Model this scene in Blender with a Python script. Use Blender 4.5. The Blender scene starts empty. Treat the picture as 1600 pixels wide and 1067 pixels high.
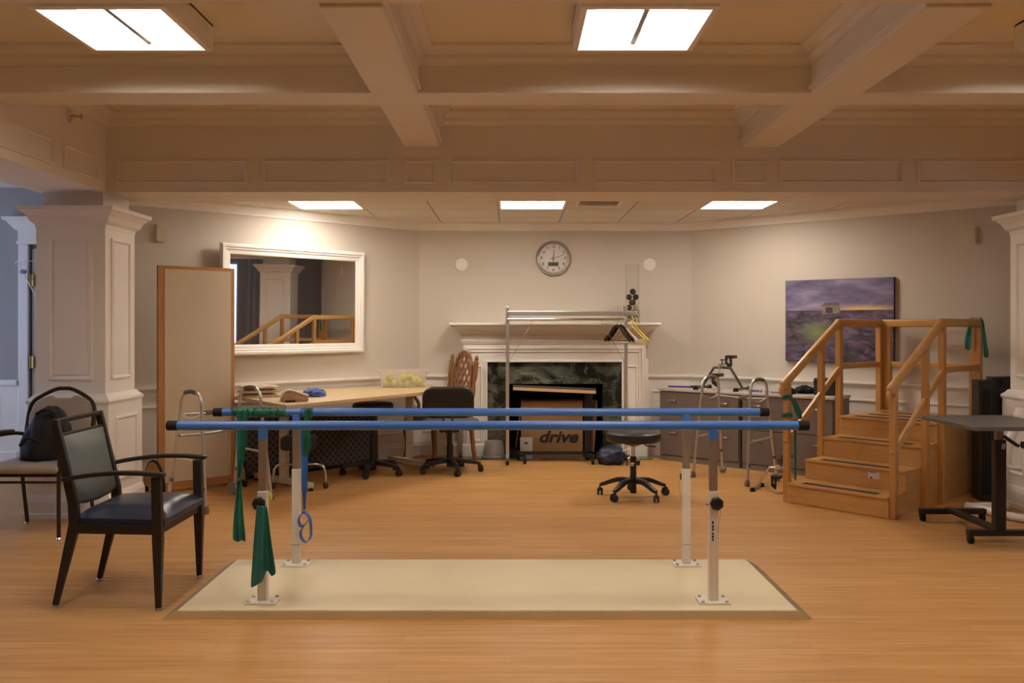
import bpy, bmesh, math, random
from mathutils import Vector, Matrix, noise

# ------------------------------------------------------------------ camera
F, CX, CY, H = 1380.0, 800.0, 510.0, 1.34      # focal length in photo pixels, vanishing point, eye height
scene = bpy.context.scene
COL = scene.collection
cam_data = bpy.data.cameras.new('camera')
cam_data.sensor_fit = 'HORIZONTAL'
cam_data.sensor_width = 36.0
cam_data.lens = 36.0 * F / 1600.0
cam_data.shift_y = -(533.5 - CY) / 1600.0
cam_data.clip_start = 0.05
cam_ob = bpy.data.objects.new('camera', cam_data)
COL.objects.link(cam_ob)
cam_ob.location = (0, 0, H)
cam_ob.rotation_euler = (math.pi / 2, 0, 0)
scene.camera = cam_ob

# ------------------------------------------------------------------ world, exposure
world = bpy.data.worlds.new('daylight')
scene.world = world
world.use_nodes = True
bg = world.node_tree.nodes['Background']
bg.inputs[0].default_value = (0.53, 0.67, 1.0, 1)
bg.inputs[1].default_value = 2.7
scene.view_settings.view_transform = 'Standard'
scene.view_settings.look = 'None'
scene.view_settings.gamma = 1.0
scene.view_settings.use_curve_mapping = False
scene.view_settings.exposure = 0.14
scene.cycles.use_denoising = True
scene.cycles.max_bounces = 10
scene.cycles.diffuse_bounces = 6
scene.cycles.sample_clamp_indirect = 6.0
scene.cycles.caustics_reflective = False
scene.cycles.caustics_refractive = False
LAMP_COFFER, LAMP_BAY = 29.0, 22.0
LAMP_COLOUR = (1.0, 0.875, 0.73)

def portal(name, loc, rot, sx, sy):
    d = bpy.data.lights.new(name, 'AREA'); d.shape = 'RECTANGLE'; d.size = sx; d.size_y = sy
    d.cycles.is_portal = True
    o = bpy.data.objects.new(name, d); COL.objects.link(o); o.location = loc; o.rotation_euler = rot
portal('window_light', (-6.15, 6.55, 1.35), (0, -math.pi / 2, 0), 2.1, 3.3)
portal('window_light', (6.65, 4.45, 1.35), (0, math.pi / 2, 0), 2.1, 1.2)

# ------------------------------------------------------------------ pixel helpers
def fl(px, py, z=0.0):
    Y = (H - z) * F / (py - CY)
    return Vector(((px - CX) * Y / F, Y, z))
def at(px, py, Y):
    return Vector(((px - CX) * Y / F, Y, H - (py - CY) * Y / F))

# ------------------------------------------------------------------ materials
MATS = {}
def nodes_of(m):
    return m.node_tree.nodes, m.node_tree.links
def mat(name, col, rough=0.5, metal=0.0, var=0.06, scale=8.0, bump=0.0, bscale=60.0, stretch=(1, 1, 1), coat=0.0, spec=0.5, col2=None):
    if name in MATS: return MATS[name]
    m = bpy.data.materials.new(name); m.use_nodes = True
    n, l = nodes_of(m); b = n['Principled BSDF']
    b.inputs['Roughness'].default_value = rough
    b.inputs['Metallic'].default_value = metal
    b.inputs['Specular IOR Level'].default_value = spec
    b.inputs['Coat Weight'].default_value = coat
    tc = n.new('ShaderNodeTexCoord'); mp = n.new('ShaderNodeMapping'); mp.inputs['Scale'].default_value = stretch
    l.new(tc.outputs['Object'], mp.inputs[0])
    nt = n.new('ShaderNodeTexNoise'); nt.inputs['Scale'].default_value = scale; nt.inputs['Detail'].default_value = 5
    l.new(mp.outputs[0], nt.inputs['Vector'])
    r = n.new('ShaderNodeValToRGB')
    c2 = col2 or tuple(min(1, c * (1 + var)) for c in col); c1 = col if col2 else tuple(c * (1 - var) for c in col)
    r.color_ramp.elements[0].position = 0.3; r.color_ramp.elements[1].position = 0.7
    r.color_ramp.elements[0].color = (*c1, 1); r.color_ramp.elements[1].color = (*c2, 1)
    l.new(nt.outputs['Fac'], r.inputs[0]); l.new(r.outputs[0], b.inputs['Base Color'])
    if bump:
        nb = n.new('ShaderNodeTexNoise'); nb.inputs['Scale'].default_value = bscale; nb.inputs['Detail'].default_value = 4
        l.new(mp.outputs[0], nb.inputs['Vector'])
        bp = n.new('ShaderNodeBump'); bp.inputs['Strength'].default_value = bump; bp.inputs['Distance'].default_value = 0.01
        l.new(nb.outputs['Fac'], bp.inputs['Height']); l.new(bp.outputs[0], b.inputs['Normal'])
    MATS[name] = m
    return m
def wood(name, dark, light, axis='x', rough=0.4, scale=3.0):
    s = {'x': (1, 9, 9), 'y': (9, 1, 9), 'z': (9, 9, 1)}[axis]
    return mat(name, dark, rough, col2=light, scale=scale, stretch=s, bump=0.05, bscale=scale * 3)
def emit(name, col, strength):
    m = bpy.data.materials.new(name); m.use_nodes = True
    n, l = nodes_of(m); n.remove(n['Principled BSDF'])
    e = n.new('ShaderNodeEmission'); e.inputs[0].default_value = (*col, 1); e.inputs[1].default_value = strength
    l.new(e.outputs[0], n['Material Output'].inputs[0]); MATS[name] = m
    return m

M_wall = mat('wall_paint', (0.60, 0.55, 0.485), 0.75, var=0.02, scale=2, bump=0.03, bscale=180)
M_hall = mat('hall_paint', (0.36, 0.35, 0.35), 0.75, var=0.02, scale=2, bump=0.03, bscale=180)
M_white = mat('white_trim_paint', (0.85, 0.825, 0.785), 0.42, var=0.02, scale=3)
M_beam = mat('cream_beam_paint', (0.77, 0.725, 0.645), 0.6, var=0.02, scale=2)
M_coffer = mat('coffer_paint', (0.79, 0.735, 0.63), 0.8, var=0.02, scale=2)
M_tile = mat('ceiling_tile', (0.74, 0.69, 0.61), 0.9, var=0.03, scale=30, bump=0.15, bscale=220)
M_grid = mat('ceiling_grid', (0.42, 0.38, 0.32), 0.6, var=0.02)
M_black = mat('black_plastic', (0.013, 0.012, 0.012), 0.38, var=0.2)
M_blackv = mat('black_vinyl', (0.017, 0.016, 0.017), 0.36, var=0.15, bump=0.08, bscale=120)
M_blackmetal = mat('black_metal', (0.022, 0.018, 0.016), 0.42, metal=0.2, var=0.15)
M_rubber = mat('rubber', (0.010, 0.010, 0.010), 0.7, var=0.2, spec=0.25)
M_chrome = mat('chrome', (0.72, 0.71, 0.70), 0.14, metal=1.0, var=0.03)
M_alu = mat('aluminium', (0.66, 0.65, 0.63), 0.33, metal=0.85, var=0.04)
M_greymetal = mat('grey_metal', (0.30, 0.29, 0.28), 0.36, metal=0.6, var=0.06)
M_blue = mat('blue_vinyl_sleeve', (0.055, 0.185, 0.60), 0.35, var=0.05)
M_post = mat('cream_enamel', (0.74, 0.69, 0.60), 0.4, var=0.05, scale=14)
M_steel = mat('brushed_steel', (0.36, 0.31, 0.26), 0.38, metal=0.7, var=0.08, stretch=(6, 6, 1))
M_maple = wood('maple', (0.46, 0.235, 0.070), (0.54, 0.295, 0.100), 'x', 0.36)
M_maplez = wood('maple_upright', (0.42, 0.205, 0.058), (0.51, 0.27, 0.088), 'z', 0.36)
M_mapley = wood('maple_rail', (0.47, 0.25, 0.080), (0.57, 0.325, 0.12), 'y', 0.33)
M_oak = wood('carved_oak', (0.20, 0.085, 0.028), (0.33, 0.155, 0.055), 'z', 0.35)
M_frame = wood('board_frame_wood', (0.42, 0.19, 0.055), (0.52, 0.26, 0.085), 'z', 0.45)
M_laminate = mat('maple_laminate', (0.58, 0.425, 0.235), 0.4, var=0.05, scale=4, stretch=(1, 8, 1))
M_card = mat('cardboard', (0.36, 0.20, 0.085), 0.8, var=0.05, scale=5)
M_putty = mat('putty_metal', (0.55, 0.48, 0.37), 0.45, var=0.04)
M_cab = mat('cabinet_grey_brown', (0.165, 0.135, 0.12), 0.5, var=0.05)
M_cabtop = mat('worktop_grey', (0.50, 0.455, 0.43), 0.4, var=0.04)
M_glassy = None

# ------------------------------------------------------------------ mesh builder
class MB:
    def __init__(s): s.v = []; s.f = []
    def add(s, vs, fs):
        o = len(s.v); s.v += [tuple(v) for v in vs]; s.f += [tuple(i + o for i in f) for f in fs]; return s
    def box(s, a, b):
        x0, y0, z0 = (min(a[i], b[i]) for i in range(3)); x1, y1, z1 = (max(a[i], b[i]) for i in range(3))
        return s.add([(x0, y0, z0), (x1, y0, z0), (x1, y1, z0), (x0, y1, z0), (x0, y0, z1), (x1, y0, z1), (x1, y1, z1), (x0, y1, z1)],
                     [(0, 3, 2, 1), (4, 5, 6, 7), (0, 1, 5, 4), (1, 2, 6, 5), (2, 3, 7, 6), (3, 0, 4, 7)])
    def cbox(s, c, size, rot=None):
        hx, hy, hz = (q / 2 for q in size)
        vs = [Vector(p) for p in ((-hx, -hy, -hz), (hx, -hy, -hz), (hx, hy, -hz), (-hx, hy, -hz), (-hx, -hy, hz), (hx, -hy, hz), (hx, hy, hz), (-hx, hy, hz))]
        if rot is not None: vs = [rot @ v for v in vs]
        return s.add([v + Vector(c) for v in vs], [(0, 3, 2, 1), (4, 5, 6, 7), (0, 1, 5, 4), (1, 2, 6, 5), (2, 3, 7, 6), (3, 0, 4, 7)])
    def bar(s, path, w, h, up=(0, 0, 1), closed=False):
        """rectangular section swept along a path; w, h single values or lists"""
        P = [Vector(p) for p in path]; n = len(P)
        W = w if isinstance(w, (list, tuple)) else [w] * n; Hh = h if isinstance(h, (list, tuple)) else [h] * n
        vs = []
        for i, p in enumerate(P):
            t = ((P[(i + 1) % n] - P[i - 1]) if closed else (P[min(i + 1, n - 1)] - P[max(i - 1, 0)])).normalized()
            u = Vector(up)
            sd = t.cross(u)
            if sd.length < 1e-5: sd = t.cross(Vector((1, 0, 0)))
            sd.normalize(); u2 = sd.cross(t).normalized()
            for a, b in ((-1, -1), (1, -1), (1, 1), (-1, 1)):
                vs.append(p + sd * (a * W[i] / 2) + u2 * (b * Hh[i] / 2))
        fs = []
        for i in range(n if closed else n - 1):
            j = (i + 1) % n
            for k in range(4):
                fs.append((i * 4 + k, i * 4 + (k + 1) % 4, j * 4 + (k + 1) % 4, j * 4 + k))
        if not closed: fs += [(3, 2, 1, 0), tuple((n - 1) * 4 + k for k in range(4))]
        return s.add(vs, fs)
    def tube(s, path, r, seg=10, closed=False, caps=True):
        P = [Vector(p) for p in path]; n = len(P)
        R = r if isinstance(r, (list, tuple)) else [r] * n
        vs, fs = [], []
        prev = None
        for i, p in enumerate(P):
            t = ((P[(i + 1) % n] - P[i - 1]) if closed else (P[min(i + 1, n - 1)] - P[max(i - 1, 0)])).normalized()
            if prev is None:
                a = t.cross(Vector((0, 0, 1)))
                if a.length < 1e-3: a = t.cross(Vector((1, 0, 0)))
            else:
                a = prev - t * prev.dot(t)
            a.normalize(); prev = a; b = t.cross(a)
            for k in range(seg):
                an = 2 * math.pi * k / seg
                vs.append(p + (a * math.cos(an) + b * math.sin(an)) * R[i])
        for i in range(n if closed else n - 1):
            j = (i + 1) % n
            for k in range(seg):
                fs.append((i * seg + k, i * seg + (k + 1) % seg, j * seg + (k + 1) % seg, j * seg + k))
        if caps and not closed:
            fs += [tuple(reversed(range(seg))), tuple((n - 1) * seg + k for k in range(seg))]
        return s.add(vs, fs)
    def lathe(s, prof, seg=20, c=(0, 0, 0), axis='z', lobes=0, lobe=0.0):
        c = Vector(c); vs, fs = [], []
        for r, z in prof:
            for k in range(seg):
                a = 2 * math.pi * k / seg
                q = r * (1 + lobe * math.cos(lobes * a)) if lobes else r
                p = (q * math.cos(a), q * math.sin(a), z)
                p = {'z': p, 'y': (p[0], p[2], p[1]), 'x': (p[2], p[0], p[1])}[axis]
                vs.append(c + Vector(p))
        m = len(prof)
        for i in range(m - 1):
            for k in range(seg):
                fs.append((i * seg + k, i * seg + (k + 1) % seg, (i + 1) * seg + (k + 1) % seg, (i + 1) * seg + k))
        if prof[0][0] > 1e-6: fs.append(tuple(reversed(range(seg))))
        if prof[-1][0] > 1e-6: fs.append(tuple((m - 1) * seg + k for k in range(seg)))
        return s.add(vs, fs)
    def ball(s, c, r, seg=14, rings=8, sc=(1, 1, 1)):
        prof = [(r * math.sin(math.pi * i / rings) + (1e-5 if i in (0, rings) else 0), -r * math.cos(math.pi * i / rings)) for i in range(rings + 1)]
        o = len(s.v); s.lathe(prof, seg)
        for i in range(o, len(s.v)):
            v = s.v[i]; s.v[i] = (v[0] * sc[0] + c[0], v[1] * sc[1] + c[1], v[2] * sc[2] + c[2])
        return s
    def prism(s, poly, z0, z1, T=None):
        """polygon (2-D) extruded; T maps (u, v, d) to a point"""
        T = T or (lambda u, v, d: (u, v, d))
        n = len(poly)
        vs = [T(u, v, z0) for u, v in poly] + [T(u, v, z1) for u, v in poly]
        fs = [tuple(reversed(range(n))), tuple(range(n, 2 * n))] + [(i, (i + 1) % n, n + (i + 1) % n, n + i) for i in range(n)]
        return s.add(vs, fs)
    def sweep(s, poly, prof, closed=False):
        """profile of (offset to the left of the path, z) swept along a plan polyline with mitres"""
        P = [Vector((p[0], p[1])) for p in poly]; n = len(P); vs = []
        for i in range(n):
            d0 = (P[i] - P[i - 1]).normalized() if (closed or i > 0) else None
            d1 = (P[(i + 1) % n] - P[i]).normalized() if (closed or i < n - 1) else None
            if d0 is None: d0 = d1
            if d1 is None: d1 = d0
            n0 = Vector((-d0.y, d0.x)); n1 = Vector((-d1.y, d1.x))
            mm = (n0 + n1); mm = mm / max(0.2, mm.dot(n0))
            for o, z in prof: vs.append((P[i].x + mm.x * o, P[i].y + mm.y * o, z))
        m = len(prof); fs = []
        for i in range(n if closed else n - 1):
            j = (i + 1) % n
            for k in range(m):
                fs.append((i * m + k, j * m + k, j * m + (k + 1) % m, i * m + (k + 1) % m))
        if not closed: fs += [tuple(range(m)), tuple(reversed(range((n - 1) * m, n * m)))]
        return s.add(vs, fs)
    def ring(s, u0, u1, w0, w1, prof, T):
        """rectangular moulding: profile of (inset, depth), closed, in the plane T(u, w, d)"""
        vs, fs = [], []
        for i, d in prof:
            vs += [T(u0 + i, w0 + i, d), T(u1 - i, w0 + i, d), T(u1 - i, w1 - i, d), T(u0 + i, w1 - i, d)]
        m = len(prof)
        for k in range(m):
            q = (k + 1) % m
            for c in range(4):
                e = (c + 1) % 4
                fs.append((k * 4 + c, k * 4 + e, q * 4 + e, q * 4 + c))
        return s.add(vs, fs)
    def build(s, name, material, parent=None, smooth=False, bevel=0.0, seg=2, solid=0.0, subdiv=0):
        me = bpy.data.meshes.new(name); me.from_pydata(s.v, [], s.f); me.update()
        bm = bmesh.new(); bm.from_mesh(me)
        bmesh.ops.recalc_face_normals(bm, faces=bm.faces)
        if bevel:
            es = [e for e in bm.edges if len(e.link_faces) == 2 and e.calc_face_angle(0) > 0.6]
            bmesh.ops.bevel(bm, geom=es, offset=bevel, segments=seg, affect='EDGES', profile=0.5, clamp_overlap=True)
        bm.to_mesh(me); bm.free()
        if smooth:
            for p in me.polygons: p.use_smooth = True
            try: me.set_sharp_from_angle(angle=math.radians(42))
            except Exception: pass
        me.materials.append(material)
        o = bpy.data.objects.new(name, me); COL.objects.link(o)
        if parent is not None: o.parent = parent
        if solid:
            q = o.modifiers.new('thickness', 'SOLIDIFY'); q.thickness = solid; q.offset = 0
        if subdiv:
            q = o.modifiers.new('smooth', 'SUBSURF'); q.levels = subdiv; q.render_levels = subdiv
        return o

def tag(o, label=None, cat=None, group=None, kind=None):
    if label: o['label'] = label
    if cat: o['category'] = cat
    if group: o['group'] = group
    if kind: o['kind'] = kind
    return o
def thing(name, label, cat, loc=(0, 0, 0), rz=0.0, group=None):
    o = bpy.data.objects.new(name, None); COL.objects.link(o)
    o.empty_display_size = 0.1
    o.location = loc; o.rotation_euler = (0, 0, rz)
    return tag(o, label, cat, group)
def copy_tree(o, parent=None):
    c = o.copy(); COL.objects.link(c); c.parent = parent
    for ch in [q for q in o.children]: copy_tree(ch, c)
    return c
def struct(o, label=None):
    o['kind'] = 'structure'
    if label: o['label'] = label
    return o
def text_mesh(name, body, size, material, parent, shear=0.0, bold=0.0, align='CENTER'):
    cu = bpy.data.curves.new(name, 'FONT'); cu.body = body; cu.size = size; cu.align_x = align; cu.align_y = 'CENTER'
    cu.shear = shear; cu.offset = bold; cu.extrude = 0.0006
    tmp = bpy.data.objects.new(name, cu); COL.objects.link(tmp)
    dg = bpy.context.evaluated_depsgraph_get()
    me = bpy.data.meshes.new_from_object(tmp.evaluated_get(dg))
    bpy.data.objects.remove(tmp); bpy.data.curves.remove(cu)
    me.materials.clear(); me.materials.append(material)
    o = bpy.data.objects.new(name, me); COL.objects.link(o); o.parent = parent
    return o
def arc(c, r, a0, a1, n, plane='xz'):
    out = []
    for i in range(n + 1):
        a = a0 + (a1 - a0) * i / n
        u, v = r * math.cos(a), r * math.sin(a)
        out.append(Vector(c) + Vector({'xz': (u, 0, v), 'yz': (0, u, v), 'xy': (u, v, 0)}[plane]))
    return out
def spline(pts, n=6):
    """Catmull-Rom through the points"""
    P = [Vector(p) for p in pts]; out = []
    for i in range(len(P) - 1):
        p0, p1, p2, p3 = P[max(i - 1, 0)], P[i], P[i + 1], P[min(i + 2, len(P) - 1)]
        for k in range(n):
            t = k / n
            out.append(0.5 * ((2 * p1) + (p2 - p0) * t + (2 * p0 - 5 * p1 + 4 * p2 - p3) * t * t + (3 * p1 - p0 - 3 * p2 + p3) * t ** 3))
    out.append(P[-1]); return out
def rounded(u0, u1, w0, w1, r, n=5):
    out = []
    for cx, cy, a in ((u1 - r, w0 + r, -90), (u1 - r, w1 - r, 0), (u0 + r, w1 - r, 90), (u0 + r, w0 + r, 180)):
        for i in range(n + 1):
            t = math.radians(a + 90 * i / n); out.append((cx + r * math.cos(t), cy + r * math.sin(t)))
    return out
# ================================================================== THE SETTING
CL, CR = Vector((-0.968, 9.21)), Vector((1.869, 9.21))          # back corners of the bay
L0, R0 = Vector((-3.435, 6.95)), Vector((4.256, 7.12))          # near ends of the slanting walls
XL, XR = -2.86, 3.77                                            # faces of the side headers
YH0, YH1 = 6.215, 6.68                                          # header over the bay opening
Z_BAY, Z_HEAD, Z_BEAM, Z_COFFER = 2.42, 2.286, 2.60, 2.85
def wallmap(O, U, N):
    O, U, N = Vector((O[0], O[1])), Vector((U[0], U[1])).normalized(), Vector((N[0], N[1])).normalized()
    return lambda u, w, d: (O.x + U.x * u + N.x * d, O.y + U.y * u + N.y * d, w)
UL = (L0 - CL).normalized(); NL = Vector((-UL.y, UL.x))
if NL.y > 0: NL = -NL
UR = (R0 - CR).normalized(); NR = Vector((-UR.y, UR.x))
if NR.y > 0: NR = -NR
TL, TR, TB = wallmap(CL, UL, NL), wallmap(CR, UR, NR), wallmap((0, 9.21), (1, 0), (0, -1))
LEN_L, LEN_R = (L0 - CL).length, (R0 - CR).length
def on_wall(px, C, U):
    """distance along a slanting wall seen at a pixel column"""
    k = (px - CX) / F
    return (k * C.y - C.x) / (U.x - k * U.y)

# floor: wood-look vinyl strips running across the room
m = bpy.data.materials.new('wood_vinyl_floor'); m.use_nodes = True; n, l = nodes_of(m); b = n['Principled BSDF']
tc = n.new('ShaderNodeTexCoord')
br = n.new('ShaderNodeTexBrick'); br.inputs['Scale'].default_value = 1.0; br.inputs['Brick Width'].default_value = 1.25; br.inputs['Row Height'].default_value = 0.075
br.inputs['Mortar Size'].default_value = 0.0009; br.offset = 0.37; br.inputs['Bias'].default_value = -0.1
br.inputs['Color1'].default_value = (0.555, 0.305, 0.112, 1); br.inputs['Color2'].default_value = (0.49, 0.255, 0.088, 1); br.inputs['Mortar'].default_value = (0.40, 0.21, 0.08, 1)
l.new(tc.outputs['Object'], br.inputs['Vector'])
mp = n.new('ShaderNodeMapping'); mp.inputs['Scale'].default_value = (0.9, 16, 1); l.new(tc.outputs['Object'], mp.inputs[0])
nz = n.new('ShaderNodeTexNoise'); nz.inputs['Scale'].default_value = 2.2; nz.inputs['Detail'].default_value = 6; l.new(mp.outputs[0], nz.inputs['Vector'])
mx = n.new('ShaderNodeMix'); mx.data_type = 'RGBA'; mx.blend_type = 'MULTIPLY'; mx.inputs[0].default_value = 0.55
cr = n.new('ShaderNodeValToRGB'); cr.color_ramp.elements[0].color = (0.62, 0.58, 0.52, 1); cr.color_ramp.elements[1].color = (1.12, 1.1, 1.06, 1)
cr.color_ramp.elements[0].position = 0.3; cr.color_ramp.elements[1].position = 0.68
l.new(nz.outputs['Fac'], cr.inputs[0]); l.new(br.outputs['Color'], mx.inputs[6]); l.new(cr.outputs[0], mx.inputs[7]); l.new(mx.outputs[2], b.inputs['Base Color'])
b.inputs['Roughness'].default_value = 0.47; b.inputs['Specular IOR Level'].default_value = 0.30
M_floor = m
fm = MB(); fm.box((-6.3, -2.7, -0.1), (6.8, 9.8, 0.0)); struct(fm.build('floor', M_floor), 'orange-brown wood-look strip floor')

# walls of the bay (real thickness behind the painted face)
def slab(poly, z0, z1, name, material): return struct(MB().prism(poly, z0, z1).build(name, material))
t = 0.12
slab([CL, L0, L0 - NL * t, CL - NL * t + Vector((0, 0))], 0, Z_BAY + 0.3, 'wall_left', M_wall)['label'] = 'beige slanting wall carrying the white framed mirror'
slab([CR, R0, R0 - NR * t, CR - NR * t], 0, Z_BAY + 0.3, 'wall_right', M_wall)['label'] = 'beige slanting wall carrying the lavender picture'
FX0, FX1, FZ = -0.062, 0.937, 0.75                                 # firebox opening
wb = MB(); wb.box((CL.x - 0.1, 9.21, 0), (FX0, 9.33, 2.7)); wb.box((FX1, 9.21, 0), (CR.x + 0.1, 9.33, 2.7)); wb.box((FX0, 9.21, FZ), (FX1, 9.33, 2.7))
struct(wb.build('wall_back', M_wall), 'beige wall behind the fireplace with the clock')

# wainscot, chair rail, baseboard, crown of the bay
FPL, FPR = -0.50, 1.37                                            # outer edges of the fireplace body
runs = ([R0, CR, Vector((FPR, 9.21))], [Vector((FPL, 9.21)), CL, L0])
wain = [(0, 0), (0.012, 0), (0.012, 0.80), (0, 0.80)]
rail = [(0, 0.735), (0.014, 0.735), (0.014, 0.785), (0.022, 0.793), (0.034, 0.812), (0.045, 0.818), (0.045, 0.838), (0, 0.838)]
base = [(0, 0), (0.028, 0), (0.028, 0.105), (0.022, 0.118), (0.018, 0.145), (0.012, 0.15), (0, 0.15)]
crown = [(0, Z_BAY - 0.085), (0.012, Z_BAY - 0.085), (0.016, Z_BAY - 0.066), (0.04, Z_BAY - 0.036), (0.058, Z_BAY - 0.02), (0.066, Z_BAY), (0, Z_BAY)]
for i, rn in enumerate(runs):
    sd = ('right', 'left')[i]
    tr = struct(MB().sweep(rn, wain).build('trim_wainscot_' + sd, M_white), 'white wainscot below the chair rail, %s' % ('beside the grey cabinets' if i == 0 else 'behind the long table'))
    MB().sweep(rn, rail).build('chair_rail', M_white, tr)
    struct(MB().sweep(rn, base).build('baseboard_' + sd, M_white))
    T, LN = ((TR, LEN_R), (TL, LEN_L))[i]
    k = 0.10
    while k + 0.7 < LN:
        MB().ring(k, k + 0.62, 0.24, 0.68, [(0, 0.012), (0.004, 0.024), (0.016, 0.026), (0.024, 0.016), (0.028, 0.012)], T).build('panel_moulding', M_white, tr); k += 0.72
    T2 = TB; a, c = ((1.45, 1.83), (-0.93, -0.56))[i]
    MB().ring(a, c, 0.24, 0.68, [(0, 0.012), (0.004, 0.024), (0.016, 0.026), (0.024, 0.016), (0.028, 0.012)], T2).build('panel_moulding', M_white, tr)
struct(MB().sweep([R0, CR, CL, L0], crown).build('trim_crown_bay', M_white), 'cream crown moulding round the bay ceiling')

# bay ceiling: backing and laid-in tiles
bay = [Vector((L0.x, YH1)), Vector((R0.x, YH1)), R0, CR, CL, L0]
cb = struct(MB().prism([(p.x, p.y) for p in bay], Z_BAY + 0.012, Z_BAY + 0.10).build('ceiling_bay', M_grid), 'tiled ceiling over the bay')
def clip(poly, region):
    out = poly
    for i in range(len(region)):
        a, c = region[i], region[(i + 1) % len(region)]
        inp, out = out, []
        def side(p): return (c.x - a.x) * (p[1] - a.y) - (c.y - a.y) * (p[0] - a.x)
        for k in range(len(inp)):
            p, q = inp[k - 1], inp[k]
            sp, sq = side(p), side(q)
            if (sp >= 0) != (sq >= 0):
                tt = sp / (sp - sq); out.append((p[0] + (q[0] - p[0]) * tt, p[1] + (q[1] - p[1]) * tt))
            if sq >= 0: out.append(q)
        if not out: return []
    return out
GX, GY, GS, GAP = -0.125, 7.53, 0.61, 0.007
BAY_LIGHT = [(-3, 0), (0, 0), (3, 0)]
VENT = (1, 0)
tile_full = None
for ix in range(-7, 9):
    for iy in range(-2, 4):
        if (ix, iy) in BAY_LIGHT: continue
        x0, y0 = GX + ix * GS, GY + iy * GS
        po = clip([(x0 + GAP, y0 + GAP), (x0 + GS - GAP, y0 + GAP), (x0 + GS - GAP, y0 + GS - GAP), (x0 + GAP, y0 + GS - GAP)], bay)
        if len(po) < 3: continue
        area = abs(sum(po[k - 1][0] * po[k][1] - po[k][0] * po[k - 1][1] for k in range(len(po)))) / 2
        if area < 0.002: continue
        if area > 0.354:
            if tile_full is None:
                tile_full = MB().box((0, 0, 0), (GS - 2 * GAP, GS - 2 * GAP, 0.012)).build('ceiling_tile', M_tile, cb); o = tile_full
            else:
                o = tile_full.copy(); COL.objects.link(o)
            o.location = (x0 + GAP, y0 + GAP, Z_BAY)
        else:
            MB().prism(po, Z_BAY, Z_BAY + 0.012).build('ceiling_tile', M_tile, cb)

# coffered ceiling of the main room
struct(MB().box((-3.35, -2.6, Z_COFFER), (4.3, YH1, Z_COFFER + 0.1)).build('ceiling', M_coffer), 'cream coffered ceiling')
BX = [(-0.755, -0.505), (1.615, 1.875)]
BY = [(4.77, 5.03), (3.19, 3.45), (1.60, 1.86), (0.02, 0.28), (-1.56, -1.30)]
def beam_box(p, q, name, label): return struct(MB().box(p, q).build(name, M_beam, bevel=0.006), label)
for i, (y0, y1) in enumerate(BY):
    beam_box((XL, y0, Z_BEAM), (XR, y1, Z_COFFER), 'ceiling_beam', 'cream cross beam of the coffered ceiling')
cof_y = [(5.03, YH0), (3.45, 4.77), (1.86, 3.19), (0.28, 1.60), (-1.30, 0.02), (-2.6, -1.56)]
cof_x = [(XL, BX[0][0]), (BX[0][1], BX[1][0]), (BX[1][1], XR)]
for k, (x0, x1) in enumerate(BX):
    for (y0, y1) in cof_y:
        z = Z_BEAM if y0 > 5 else Z_BEAM - 0.014
        o = beam_box((x0, y0, z), (x1, y1, Z_COFFER), 'ceiling_beam', 'cream lengthwise beam of the coffered ceiling')
        for s, x in ((-1, x0), (1, x1)):
            MB().box((x, y0, z + 0.035), (x + s * 0.014, y1, z + 0.055)).build('beam_fillet', M_beam, o)
cprof = [(0, Z_COFFER - 0.105), (0.012, Z_COFFER - 0.105), (0.014, Z_COFFER - 0.092), (0.03, Z_COFFER - 0.07), (0.034, Z_COFFER - 0.05), (0.058, Z_COFFER - 0.024), (0.078, Z_COFFER - 0.016), (0.08, Z_COFFER), (0, Z_COFFER)]
nt_ = 0
for (x0, x1) in cof_x:
    for (y0, y1) in cof_y[:4]:
        nt_ += 1
        struct(MB().sweep([(x0, y0), (x1, y0), (x1, y1), (x0, y1)], cprof, True).build('trim_coffer_crown', M_beam), 'stepped crown moulding inside a ceiling coffer')

# headers with framed panels
PANEL = [(0, 0), (0.003, 0.012), (0.012, 0.014), (0.018, 0.008), (0.022, 0.0)]
hb = struct(MB().box((-3.34, YH0, Z_HEAD), (4.25, YH1, Z_COFFER)).build('header_back', M_beam), 'deep panelled header above the bay opening')
TH = wallmap((0, YH0), (1, 0), (0, -1))
pz0, pz1 = at(0, 287, YH0).z, at(0, 250, YH0).z
for a, c in ((183, 386), (410, 608), (632, 683), (707, 905), (926, 1122), (1145, 1197), (1218, 1412), (1433, 1625)):
    MB().ring((a - CX) * YH0 / F, (c - CX) * YH0 / F, pz0, pz1, PANEL, TH).build('panel_moulding', M_beam, hb)
for sd, x0, x1, fx, nx in (('left', -3.34, XL, XL, 1), ('right', XR, 4.25, XR, -1)):
    hs = struct(MB().box((x0, -2.6, Z_HEAD), (x1, YH0, Z_COFFER)).build('header_' + sd, M_beam), 'panelled header along the %s' % ('side passage with the white door' if nx > 0 else 'side passage behind the stairs'))
    TS = (lambda fx, nx: (lambda u, w, d: (fx + nx * d, u, w)))(fx, nx)
    for a, c in ((5.62, 6.10), (4.42, 5.50), (3.2, 4.3), (2.0, 3.1)):
        MB().ring(a, c, pz0, pz1, PANEL, TS).build('panel_moulding', M_beam, hs)

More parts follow.
